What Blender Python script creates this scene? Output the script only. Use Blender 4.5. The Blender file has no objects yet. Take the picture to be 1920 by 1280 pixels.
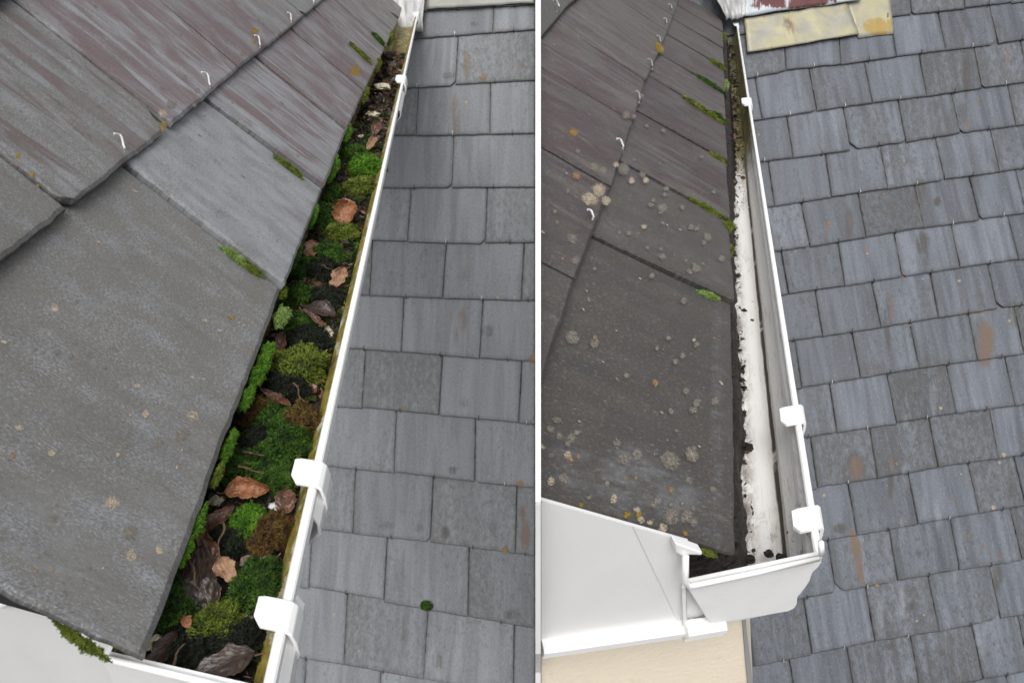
import bpy, math, random
import numpy as np
from mathutils import noise as mnoise, Vector

# ------------------------------------------------------------------ camera, sky, sun, exposure
W, H, F = 1920.0, 1280.0, 1200.0
HORIZON = -155.0
TH = math.atan((640 - HORIZON) / F)
CAM = np.array([0.0, 0.0, 6.0])
CX = np.array([1.0, 0, 0]); CY = np.array([0, math.sin(TH), math.cos(TH)]); CZ = np.array([0, math.cos(TH), -math.sin(TH)])
SC = bpy.context.scene
cam_d = bpy.data.cameras.new('camera'); cam = bpy.data.objects.new('camera', cam_d); SC.collection.objects.link(cam)
cam.location = CAM; cam.rotation_euler = (math.pi / 2 - TH, 0, 0)
cam_d.sensor_width = 36; cam_d.lens = 36 * F / W; cam_d.clip_start = 0.01; cam_d.clip_end = 500
SC.camera = cam
cam_d.dof.use_dof = True; cam_d.dof.focus_distance = 0.62; cam_d.dof.aperture_fstop = 22
SUN_EL, SUN_AZ = math.radians(60), math.radians(188)      # azimuth clockwise from +Y: straight behind the camera
world = bpy.data.worlds.new('World'); SC.world = world; world.use_nodes = True
wn = world.node_tree; wn.nodes.clear()
sky = wn.nodes.new('ShaderNodeTexSky'); sky.sky_type = 'NISHITA'; sky.sun_disc = False
sky.sun_elevation = SUN_EL; sky.sun_rotation = SUN_AZ; sky.air_density = 1.0; sky.dust_density = 4.0
hs = wn.nodes.new('ShaderNodeHueSaturation'); hs.inputs['Saturation'].default_value = 0.22
bg = wn.nodes.new('ShaderNodeBackground'); bg.inputs['Strength'].default_value = 0.15
wo = wn.nodes.new('ShaderNodeOutputWorld')
wn.links.new(sky.outputs[0], hs.inputs['Color']); wn.links.new(hs.outputs[0], bg.inputs['Color']); wn.links.new(bg.outputs[0], wo.inputs[0])
sd = bpy.data.lights.new('sun', 'SUN'); sd.energy = 1.4; sd.angle = math.radians(50); sd.color = (1.0, 0.97, 0.93)
so = bpy.data.objects.new('sun', sd); SC.collection.objects.link(so)
sdir = Vector((math.sin(SUN_AZ) * math.cos(SUN_EL), math.cos(SUN_AZ) * math.cos(SUN_EL), math.sin(SUN_EL)))
so.rotation_euler = sdir.to_track_quat('Z', 'Y').to_euler(); so.location = (0, 0, 12)
SC.view_settings.view_transform = 'Standard'; SC.view_settings.look = 'None'
SC.view_settings.exposure = 0.3; SC.view_settings.gamma = 1.0
SC.cycles.max_bounces = 6

# ------------------------------------------------------------------ small maths
def nrm(v): v = np.asarray(v, float); return v / np.linalg.norm(v)
def ray(x, y): return CX * ((x - W / 2) / F) + CY * ((H / 2 - y) / F) + CZ
def at(x, y, z): return CAM + ray(x, y) * z                 # a point z metres ahead of the photographer
def proj(p):
    d = np.asarray(p) - CAM; z = d @ CZ
    return W / 2 + F * (d @ CX) / z, H / 2 - F * (d @ CY) / z
def hit(x, y, plane, off=0.0):
    p0, n = plane; r = ray(x, y)
    return CAM + r * (((p0 + n * off - CAM) @ n) / (r @ n))
def plane3(a, b, c):
    n = nrm(np.cross(b - a, c - a))
    if n @ (CAM - a) < 0: n = -n
    return (a, n)
UP = np.array([0, 0, 1.0])
def fbm(x, y, z=0.0, o=3):
    v = 0; a = 1; t = 0
    for _ in range(o):
        v += a * mnoise.noise(Vector((x, y, z))); t += a; x *= 2.1; y *= 2.1; z += 7.3; a *= .55
    return v / t
def lerp(a, b, t): return a + (b - a) * t
def smooth(e0, e1, x):
    t = min(1, max(0, (x - e0) / (e1 - e0))); return t * t * (3 - 2 * t)

# ------------------------------------------------------------------ node helper
class NT:
    def __init__(s, name):
        s.m = bpy.data.materials.new(name); s.m.use_nodes = True; s.t = s.m.node_tree; s.t.nodes.clear()
        s.out = s.n('ShaderNodeOutputMaterial'); s.b = s.n('ShaderNodeBsdfPrincipled'); s.l(s.b.outputs[0], s.out.inputs[0])
    def n(s, k): return s.t.nodes.new(k)
    def l(s, a, b): s.t.links.new(a, b)
    def put(s, sock, v):
        if isinstance(v, bpy.types.NodeSocket): s.l(v, sock)
        elif isinstance(v, tuple) and len(v) == 3 and sock.type == 'RGBA': sock.default_value = (*v, 1)
        else: sock.default_value = v
    def set(s, k, v): s.put(s.b.inputs[k], v)
    def noise(s, co, scale=5, detail=4, rough=.55, dist=0, lac=2.0):
        n = s.n('ShaderNodeTexNoise'); s.put(n.inputs['Vector'], co); s.put(n.inputs['Scale'], scale)
        n.inputs['Detail'].default_value = detail; n.inputs['Roughness'].default_value = rough; n.inputs['Distortion'].default_value = dist
        return n.outputs[0]
    def voro(s, co, scale, out='Distance', feature='F1', rnd=1.0):
        n = s.n('ShaderNodeTexVoronoi'); n.feature = feature; s.put(n.inputs['Vector'], co); n.inputs['Scale'].default_value = scale
        n.inputs['Randomness'].default_value = rnd
        return n.outputs[out]
    def ramp(s, f, a, b, ca=0.0, cb=1.0):
        n = s.n('ShaderNodeMapRange'); n.interpolation_type = 'SMOOTHSTEP'; s.put(n.inputs[0], f)
        for i, v in zip((1, 2, 3, 4), (a, b, ca, cb)): s.put(n.inputs[i], v)
        return n.outputs[0]
    def math(s, op, a, b=0.0, clamp=False):
        n = s.n('ShaderNodeMath'); n.operation = op; n.use_clamp = clamp; s.put(n.inputs[0], a); s.put(n.inputs[1], b); return n.outputs[0]
    def mix(s, f, a, b, mode='MIX'):
        n = s.n('ShaderNodeMix'); n.data_type = 'RGBA'; n.blend_type = mode; s.put(n.inputs[0], f); s.put(n.inputs[6], a); s.put(n.inputs[7], b); return n.outputs[2]
    def attr(s, name, out='Color'):
        n = s.n('ShaderNodeAttribute'); n.attribute_name = name; return n.outputs[out]
    def sep(s, c):
        n = s.n('ShaderNodeSeparateColor'); s.put(n.inputs[0], c); return n.outputs
    def scale(s, co, sc):
        n = s.n('ShaderNodeMapping'); s.put(n.inputs['Vector'], co); n.inputs['Scale'].default_value = sc; return n.outputs[0]
    def uv(s, name='UVMap'):
        n = s.n('ShaderNodeUVMap'); n.uv_map = name; return n.outputs[0]
    def obj(s): return s.n('ShaderNodeTexCoord').outputs['Object']
    def bump(s, h, strength, dist, prev=None):
        n = s.n('ShaderNodeBump'); s.put(n.inputs['Height'], h); n.inputs['Strength'].default_value = strength; n.inputs['Distance'].default_value = dist
        if prev is not None: s.l(prev, n.inputs['Normal'])
        return n.outputs[0]

def c8(r, g, b):
    f = lambda v: ((v / 255 + .055) / 1.055) ** 2.4 if v > 10 else v / 255 / 12.92
    return (f(r), f(g), f(b))

def mat_slate(name, colA, colB, purple, crust, crust_scale, crust_lo, crust_hi, streak_u, streak_v, fine, rough=(.42, .62), edge_w=.02, edge_amt=.5, bumpd=.0006):
    s = NT(name); uv = s.uv()
    tint = s.sep(s.attr('tint')); stain = s.sep(s.attr('stain'))
    st = s.scale(uv, (streak_u, streak_v, 1))
    n1 = s.noise(st, 1, 5, .6, .4)
    col = s.mix(s.ramp(n1, .35, .65), colA, colB)
    # broad soft blotches and fine grain belong to the stone
    n0 = s.noise(s.scale(uv, (streak_u * .35, streak_v * .6, 1)), 1, 3, .5)
    col = s.mix(s.ramp(n0, .3, .7, 0.0, .55), col, s.mix(.5, colB, colA), 'MIX')
    # wine coloured bands in the cleavage
    n2 = s.noise(s.scale(uv, (streak_u * .75, streak_v * .7, 3)), 1, 6, .56, .9)
    pm = s.ramp(n2, s.math('SUBTRACT', .66, s.math('MULTIPLY', tint[0], .42)), s.math('SUBTRACT', .74, s.math('MULTIPLY', tint[0], .36)))
    pm = s.math('MULTIPLY', pm, s.math('MINIMUM', s.math('MULTIPLY', tint[0], 2.0), .85))
    pm = s.math('MULTIPLY', pm, s.ramp(s.noise(s.scale(uv, (streak_u * .3, streak_v * 1.1, 1)), 1, 4, .6, .5), .36, .6, .35, 1))
    col = s.mix(pm, col, purple)
    # brown grey crust of fine lichen
    n3 = s.noise(s.scale(uv, (1, .5, 1)), crust_scale, 8, .75, .2)
    n3b = s.noise(s.scale(uv, (1, .6, 1)), crust_scale * .05, 4, .6)
    cm = s.ramp(s.math('ADD', n3, s.math('MULTIPLY', s.math('SUBTRACT', n3b, .5), .34)), s.math('SUBTRACT', crust_lo, s.math('MULTIPLY', tint[2], .22)), s.math('SUBTRACT', crust_hi, s.math('MULTIPLY', tint[2], .2)))
    col = s.mix(s.math('MULTIPLY', cm, .78), col, crust)
    # brightness of this slate
    br = s.n('ShaderNodeBrightContrast')
    mul = s.math('ADD', .62, s.math('MULTIPLY', tint[1], .76))
    cmb = s.n('ShaderNodeCombineColor')
    for i in range(3): s.l(mul, cmb.inputs[i])
    col = s.mix(1.0, col, cmb.outputs[0], 'MULTIPLY')
    # grain
    g = s.noise(s.scale(uv, (1, .5, 1)), fine, 5, .7)
    col = s.mix(s.ramp(g, .54, .68, 0, .5), col, (.035, .035, .034))
    col = s.mix(s.ramp(g, .46, .30, 0, .3), col, (.36, .37, .38))
    # dirt that gathers along the lower and side edges
    e = s.attr('edge', 'Fac'); en = s.noise(s.scale(uv, (2, 1, 1)), 45 * .02 / edge_w, 4, .65)
    em = s.ramp(s.math('ADD', e, s.math('MULTIPLY', s.math('SUBTRACT', en, .5), edge_w * 2.4)), 0, edge_w, edge_amt, 0)
    col = s.mix(em, col, (.045, .045, .042))
    # stains with a shape of their own, plus painted joint shade on slate sides
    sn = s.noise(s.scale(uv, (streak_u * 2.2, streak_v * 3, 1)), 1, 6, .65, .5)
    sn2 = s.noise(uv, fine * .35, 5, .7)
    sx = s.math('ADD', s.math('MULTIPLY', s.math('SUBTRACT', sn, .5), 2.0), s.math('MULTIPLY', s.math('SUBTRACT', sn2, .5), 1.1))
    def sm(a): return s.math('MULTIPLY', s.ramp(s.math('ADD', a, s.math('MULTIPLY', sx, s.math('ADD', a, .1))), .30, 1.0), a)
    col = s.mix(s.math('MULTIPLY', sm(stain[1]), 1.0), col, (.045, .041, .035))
    col = s.mix(s.math('MULTIPLY', sm(stain[2]), .7), col, (.25, .27, .295))
    col = s.mix(s.math('MULTIPLY', sm(stain[0]), .85), col, s.mix(sn, (.07, .046, .032), (.165, .105, .062)))
    s.set('Base Color', col)
    s.set('Roughness', s.ramp(n1, .3, .7, rough[0], rough[1]))
    s.b.inputs['Specular IOR Level'].default_value = .5
    hb = s.math('ADD', s.math('MULTIPLY', n1, .6), s.math('ADD', s.math('MULTIPLY', g, .5), s.math('MULTIPLY', cm, .5)))
    s.set('Normal', s.bump(hb, .7, bumpd))
    return s.m

M = {}
M['slate_a'] = mat_slate('weathered_slate', c8(114, 116, 119), c8(134, 136, 139), c8(88, 66, 68), c8(90, 86, 77), 850, .505, .60, 60, 9, 520, edge_w=.006, edge_amt=.3)
M['slate_b'] = mat_slate('dark_weathered_slate', c8(70, 69, 70), c8(94, 87, 81), c8(60, 41, 46), c8(62, 58, 52), 800, .485, .62, 50, 8, 380, edge_w=.006, edge_amt=.3)
M['slate_m'] = mat_slate('grey_slate', c8(97, 99, 102), c8(120, 123, 127), c8(100, 94, 94), c8(82, 82, 79), 60, .58, .80, 22, 2.2, 180, edge_w=.016, edge_amt=.4, bumpd=.0012)
M['slate_r'] = mat_slate('blue_grey_slate', c8(67, 71, 78), c8(100, 106, 115), c8(76, 74, 76), c8(62, 61, 58), 60, .56, .76, 26, 2.2, 200, edge_w=.016, edge_amt=.5, bumpd=.0012)

def mat_lichen(name, a, b, sc):
    s = NT(name); o = s.obj()
    n = s.noise(o, sc, 5, .7); s.set('Base Color', s.mix(s.ramp(n, .35, .65), a, b)); s.set('Roughness', .95)
    n2 = s.math('ADD', s.math('MULTIPLY', s.noise(o, sc * .8, 4, .7, .4), .55), s.math('MULTIPLY', s.noise(o, sc * .22, 4, .7, .6), .45))
    tr = s.n('ShaderNodeBsdfTransparent'); mx = s.n('ShaderNodeMixShader')
    ta = s.sep(s.attr('tint'))[0]
    s.put(mx.inputs[0], s.ramp(s.math('ADD', s.math('MULTIPLY', ta, .8), s.math('MULTIPLY', s.math('SUBTRACT', n2, .5), 3.0)), .20, .75, 0, .9)); s.l(tr.outputs[0], mx.inputs[1]); s.l(s.b.outputs[0], mx.inputs[2]); s.l(mx.outputs[0], s.out.inputs[0])
    s.set('Normal', s.bump(n, .6, .0004)); s.b.inputs['Specular IOR Level'].default_value = .15
    return s.m
M['lichen_tan'] = mat_lichen('tan_lichen', c8(160, 147, 126), c8(182, 170, 150), 1500)
M['lichen_grey'] = mat_lichen('grey_lichen', c8(112, 107, 98), c8(134, 128, 118), 1400)
M['lichen_yellow'] = mat_lichen('yellow_lichen', c8(128, 104, 30), c8(152, 128, 46), 1200)
M['lichen_orange'] = mat_lichen('orange_lichen', c8(140, 106, 70), c8(156, 128, 94), 1200)

def mat_pvc(name, dirt=.0, dcol=(.1, .09, .04), sc=(60, 60, 60), lo=.5, hi=.7, col=(.80, .80, .79), rough=.32, streaks=False):
    s = NT(name); o = s.obj()
    c = s.mix(s.ramp(s.noise(o, 14, 3), .3, .7, 0, .5), col, tuple(v * .93 for v in col))
    n = s.noise(s.scale(o, sc), 1, 7, .7, .3)
    m = s.ramp(n, lo, hi, 0, dirt) if dirt else 0.0
    if dirt: c = s.mix(m, c, dcol)
    sp = s.noise(o, 420, 3, .6); c = s.mix(s.ramp(sp, .70, .78, 0, .35), c, (.2, .19, .17))
    s.set('Base Color', c); s.set('Roughness', rough); s.b.inputs['Specular IOR Level'].default_value = .4
    s.set('Normal', s.bump(s.noise(o, 160, 3), .12, .0006))
    return s.m
M['pvc'] = mat_pvc('white_plastic', .22, (.45, .42, .33), (30, 30, 50), .50, .78)
M['pvc_board'] = mat_pvc('white_board', .2, (.5, .48, .44), (9, 9, 4), .48, .78, (.74, .74, .73), .4)

def mat_lining(name, cols, white_from=None, sc=(22, 160)):
    # inner face of a gutter: UV.x runs along the channel in metres, UV.y across the profile
    s = NT(name); uv = s.uv(); o = s.obj()
    n = s.noise(s.scale(uv, (*sc, 1)), 1, 7, .72, .5); n2 = s.noise(s.scale(uv, (sc[0] * .4, sc[1] * .4, 1)), 1, 5, .7, .4); n3 = s.noise(o, 260, 5, .7)
    c = s.mix(s.ramp(n, .36, .62), cols[0], cols[1]); c = s.mix(s.ramp(n2, .5, .66), c, cols[2]); c = s.mix(s.ramp(n3, .52, .68, 0, .7), c, cols[3])
    if white_from:
        w0, w1 = white_from
        a = s.n('ShaderNodeSeparateXYZ'); s.put(a.inputs[0], uv)
        f = s.ramp(s.math('ADD', a.outputs[0], s.math('MULTIPLY', s.math('SUBTRACT', n, .5), .5)), w0, w1)
        wc = s.mix(s.ramp(s.noise(s.scale(uv, (5, 120, 1)), 1, 6, .7, .3), .54, .76, 0, .5), (.80, .79, .77), (.45, .40, .33))
        wc = s.mix(s.ramp(s.noise(s.scale(uv, (14, 260, 1)), 1, 6, .75, .4), .61, .70, 0, .85), wc, (.05, .04, .03))
        wc = s.mix(s.ramp(s.noise(s.scale(o, (1, 1, 1)), 180, 5, .75, .4), .67, .72, 0, .85), wc, (.05, .035, .028))
        # line of black silt left along the low point of the channel
        v = a.outputs[1]; d = s.math('ABSOLUTE', s.math('SUBTRACT', s.math('ADD', v, s.math('MULTIPLY', s.math('SUBTRACT', n2, .5), .006)), SILT_V), 0)
        wc = s.mix(s.ramp(d, .003, .012, .3, 0), wc, (.34, .27, .19))
        wc = s.mix(s.ramp(s.noise(s.scale(uv, (10, 60, 1)), 1, 6, .75, .6), .52, .70, 0, .55), wc, (.42, .35, .27))
        wc = s.mix(s.math('MULTIPLY', s.ramp(a.outputs[0], -.16, .02), s.ramp(s.noise(s.scale(uv, (60, 120, 1)), 1, 6, .75, .5), .52, .62, 0, .9)), wc, (.06, .045, .035))
        ln = s.math('MULTIPLY', s.ramp(d, .0014, .0034, 1, 0), s.ramp(s.noise(s.scale(uv, (16, 10, 1)), 1, 5, .7), .30, .46))
        wc = s.mix(s.math('MULTIPLY', ln, .95), wc, (.03, .022, .015))
        wc = s.mix(s.math('MULTIPLY', s.ramp(v, .076, .098), s.ramp(s.noise(s.scale(uv, (40, 90, 1)), 1, 6, .75, .5), .36, .62, .1, .95)), wc, (.13, .095, .07))
        c = s.mix(f, c, wc)
    s.set('Base Color', c); s.set('Roughness', .5); s.set('Normal', s.bump(s.math('ADD', n, n3), .5, .0012))
    return s.m
SILT_V = .0605
M['lining_l'] = mat_lining('algae_stained_plastic', (c8(146, 132, 62), c8(104, 96, 34), c8(190, 184, 158), c8(74, 58, 24)), sc=(70, 90))
M['lining_r'] = mat_lining('washed_plastic', (c8(120, 112, 72), c8(84, 80, 44), c8(150, 138, 96), c8(50, 44, 24)), (-1.2, -.92))

def mat_wall():
    s = NT('cream_render'); o = s.obj()
    n = s.noise(o, 3, 4); c = s.mix(s.ramp(n, .3, .7), c8(226, 214, 194), c8(216, 205, 186))
    c = s.mix(s.ramp(s.noise(o, 40, 6, .7), .62, .75, 0, .35), c, (.4, .36, .3))
    s.set('Base Color', c); s.set('Roughness', .9); s.set('Normal', s.bump(s.noise(o, 300, 4, .7), .5, .002)); return s.m
M['wall'] = mat_wall()

def mat_lead(name, base, b2, stain, stain2, amt=(.5, .65), sc=(40, 40, 8)):
    s = NT(name); uv = s.uv()
    n = s.noise(uv, 9, 5, .6, .3); c = s.mix(s.ramp(n, .35, .65), base, b2)
    n2 = s.noise(s.scale(uv, sc), 1, 6, .7, .3); a = s.sep(s.attr('stain'))
    f = s.ramp(s.math('ADD', n2, s.math('MULTIPLY', s.math('SUBTRACT', a[0], .5), .6)), amt[0], amt[1])
    c = s.mix(f, c, stain); n3 = s.noise(s.scale(uv, (14, 3, 1)), 1, 6, .7, .4); c = s.mix(s.ramp(n3, .55, .66, 0, .85), c, stain2)
    c = s.mix(s.ramp(s.noise(uv, 160, 4, .7), .58, .72, 0, .5), c, (.1, .09, .07))
    s.set('Base Color', c); s.set('Roughness', .5); s.set('Metallic', .25); s.set('Normal', s.bump(s.noise(uv, 35, 4), .35, .004)); return s.m
M['lead_pale'] = mat_lead('pale_lead', c8(150, 150, 150), c8(176, 176, 174), c8(120, 112, 100), c8(196, 194, 186))
M['lead_olive'] = mat_lead('olive_lead', c8(140, 141, 135), c8(156, 156, 148), c8(126, 124, 112), c8(148, 147, 136))
M['lead_yellow'] = mat_lead('yellowed_lead', c8(140, 139, 130), c8(160, 154, 124), c8(150, 128, 70), c8(112, 92, 74), (.50, .66), (22, 5, 1))
M['lead_red'] = mat_lead('red_stained_lead', c8(176, 182, 186), c8(160, 168, 174), c8(84, 44, 44), c8(188, 194, 198), (.46, .56), (70, 9, 1))

def mat_moss(name, cols):
    s = NT(name); a = s.attr('tone', 'Fac'); o = s.obj(); n = s.noise(o, 70, 4, .6)
    f = s.math('ADD', s.math('MULTIPLY', a, .6), s.math('MULTIPLY', n, .5), True)
    c = s.mix(s.ramp(f, .3, .66), cols[0], cols[1]); c = s.mix(s.ramp(f, .66, .95), c, cols[2])
    s.set('Base Color', c); s.set('Roughness', .7); s.b.inputs['Specular IOR Level'].default_value = .25
    return s.m
M['moss_green'] = mat_moss('green_moss', ((.011, .028, .004), (.036, .088, .009), (.14, .23, .025)))
M['moss_bright'] = mat_moss('bright_moss', ((.022, .07, .006), (.08, .20, .012), (.22, .36, .04)))
M['moss_olive'] = mat_moss('olive_moss', ((.035, .05, .008), (.12, .16, .018), (.30, .32, .06)))
M['moss_brown'] = mat_moss('russet_moss', ((.03, .02, .008), (.11, .06, .018), (.15, .19, .02)))
M['moss_black'] = mat_moss('blackened_moss', ((.006, .007, .005), (.014, .018, .01), (.035, .05, .022)))
M['moss_pale'] = mat_moss('pale_moss', ((.07, .11, .03), (.2, .30, .07), (.42, .5, .22)))

def mat_soil(name, a, b, c_, rough=.55, sc=170):
    s = NT(name); o = s.obj(); n = s.noise(o, sc, 6, .7); v = s.voro(o, sc * 1.6)
    c = s.mix(s.ramp(n, .35, .62), a, b); c = s.mix(s.ramp(s.noise(o, sc * .5, 6, .75, .4), .60, .68, 0, .9), c, c_)
    s.set('Base Color', c); s.set('Roughness', rough); s.set('Normal', s.bump(s.math('ADD', n, s.math('MULTIPLY', v, .6)), .9, .003)); return s.m
M['soil'] = mat_soil('wet_leaf_mould', (.010, .008, .006), (.028, .020, .012), (.075, .055, .028), .42)
M['soil_r'] = mat_soil('black_silt', (.008, .006, .005), (.022, .015, .011), (.05, .035, .025), .6)
M['crumb'] = mat_soil('pale_mortar', (.42, .38, .24), (.6, .56, .44), (.3, .26, .1), .9, 220)
M['white_crumb'] = mat_soil('white_mortar', (.7, .68, .64), (.8, .79, .76), (.5, .46, .4), .9, 160)

def mat_leaf(name, a, b, rough):
    s = NT(name); uv = s.uv(); o = s.obj()
    c = s.mix(s.ramp(s.noise(o, 120, 5, .65), .35, .65), a, b)
    x = s.n('ShaderNodeSeparateXYZ'); s.put(x.inputs[0], uv)
    au = s.math('ABSOLUTE', x.outputs[0])
    mid = s.ramp(au, .015, .05, 1, 0)
    w = s.math('FRACT', s.math('MULTIPLY', s.math('SUBTRACT', x.outputs[1], s.math('MULTIPLY', au, .45)), 9.0))
    vein = s.ramp(s.math('ABSOLUTE', s.math('SUBTRACT', w, .5)), .02, .09, 1, 0)
    vm = s.math('MAXIMUM', mid, s.math('MULTIPLY', vein, .6))
    c = s.mix(s.math('MULTIPLY', vm, .4), c, tuple(min(1, v * 1.9 + .02) for v in b))
    s.set('Base Color', c); s.set('Roughness', rough); s.set('Normal', s.bump(s.math('ADD', s.math('MULTIPLY', vm, -1), s.noise(o, 200, 3)), .6, .0008)); return s.m
M['leaf_tan'] = mat_leaf('tan_dead_leaf', (.17, .085, .045), (.32, .19, .11), .6)
M['leaf_rust'] = mat_leaf('rusty_dead_leaf', (.15, .052, .02), (.29, .12, .05), .45)
M['leaf_brown'] = mat_leaf('brown_dead_leaf', (.05, .022, .012), (.115, .052, .028), .35)
M['leaf_wet'] = mat_leaf('wet_black_leaf', (.016, .009, .006), (.042, .022, .014), .36)

def mat_plain(name, col, rough, metal=0.0):
    s = NT(name); o = s.obj(); n = s.noise(o, 200, 4)
    s.set('Base Color', s.mix(s.ramp(n, .3, .7), col, tuple(v * .7 for v in col))); s.set('Roughness', rough); s.set('Metallic', metal); return s.m
M['deck'] = mat_plain('roof_felt', (.02, .02, .02), .9)
M['hook'] = mat_plain('steel_hook', (.55, .55, .53), .35, .6)
M['hook_dark'] = mat_plain('dull_hook', (.05, .045, .04), .5, .5)
M['hook_pale'] = mat_plain('pale_hook', (.72, .71, .68), .4)
M['twig'] = mat_plain('twig_bark', (.12, .07, .04), .7)

# ------------------------------------------------------------------ object helpers
def link(o, parent=None):
    SC.collection.objects.link(o)
    if parent is not None:
        o.parent = parent; o.matrix_parent_inverse = parent.matrix_world.inverted() if False else o.matrix_parent_inverse
    return o
def empty(name, loc=(0, 0, 0)):
    o = bpy.data.objects.new(name, None); o.empty_display_size = .05; SC.collection.objects.link(o); o.location = tuple(loc); return o
def tag(o, label=None, cat=None, group=None, kind=None):
    if label: o['label'] = label
    if cat: o['category'] = cat
    if group: o['group'] = group
    if kind: o['kind'] = kind
    return o
class MB:
    def __init__(s): s.v = []; s.f = []; s.mi = []; s.uv = {}; s.at = {}
    def vert(s, p): s.v.append(tuple(float(q) for q in p)); return len(s.v) - 1
    def face(s, ids, m=0, uvs=None):
        s.f.append(tuple(ids)); s.mi.append(m)
        if uvs is not None: s.uv[len(s.f) - 1] = uvs
    def build(s, name, mats, parent=None, smooth=False, origin=None, attrs=None):
        """link the collected shape as ONE mesh object; its origin sits at `origin` (default: centre of its base)"""
        v = np.array(s.v, float)
        if origin is None:
            origin = (v.max(0) + v.min(0)) / 2; origin[2] = v[:, 2].min()
        origin = np.asarray(origin, float)
        me = bpy.data.meshes.new(name); me.from_pydata((v - origin).tolist(), [], s.f)
        for m in (mats if isinstance(mats, (list, tuple)) else [mats]): me.materials.append(m)
        me.polygons.foreach_set('material_index', s.mi)
        if smooth: me.polygons.foreach_set('use_smooth', [True] * len(s.f))
        if s.uv:
            ul = me.uv_layers.new(name='UVMap'); 
            for fi, us in s.uv.items():
                st = me.polygons[fi].loop_start
                for k, u in enumerate(us): ul.data[st + k].uv = u
        for k, (typ, vals) in (attrs or {}).items():
            a = me.attributes.new(k, typ, 'POINT')
            if typ == 'FLOAT': a.data.foreach_set('value', np.asarray(vals, float).ravel())
            else: a.data.foreach_set('color', np.asarray(vals, float).ravel())
        me.update()
        o = bpy.data.objects.new(name, me); SC.collection.objects.link(o)
        if parent is not None:
            o.parent = parent
            pl = np.zeros(3); q = parent
            while q is not None: pl = pl + np.array(q.location); q = q.parent
            o.location = tuple(origin - pl)
        else: o.location = tuple(origin)
        return o
def tube(mb, pts, r, seg=6, m=0, cap=True):
    pts = [np.asarray(p, float) for p in pts]; rings = []
    rr = r if isinstance(r, (list, tuple)) else [r] * len(pts)
    for i, p in enumerate(pts):
        t = nrm(pts[min(i + 1, len(pts) - 1)] - pts[max(i - 1, 0)])
        a = nrm(np.cross(t, UP if abs(t[2]) < .9 else CX)); b = np.cross(t, a)
        rings.append([mb.vert(p + (a * math.cos(k * 2 * math.pi / seg) + b * math.sin(k * 2 * math.pi / seg)) * rr[i]) for k in range(seg)])
    for i in range(len(pts) - 1):
        for k in range(seg): mb.face((rings[i][k], rings[i][(k + 1) % seg], rings[i + 1][(k + 1) % seg], rings[i + 1][k]), m)
    if cap: mb.face(rings[0][::-1], m); mb.face(rings[-1], m)
def prism(mb, front, vec, m=0):
    a = [mb.vert(p) for p in front]; b = [mb.vert(np.asarray(p) + vec) for p in front]; n = len(a)
    mb.face(a, m); mb.face(b[::-1], m)
    for i in range(n): mb.face((a[i], b[i], b[(i + 1) % n], a[(i + 1) % n]), m)
def bevel(o, w, seg=2):
    b = o.modifiers.new('soft_edges', 'BEVEL'); b.width = w; b.segments = seg; b.limit_method = 'ANGLE'; b.angle_limit = math.radians(30)
    return o

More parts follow.
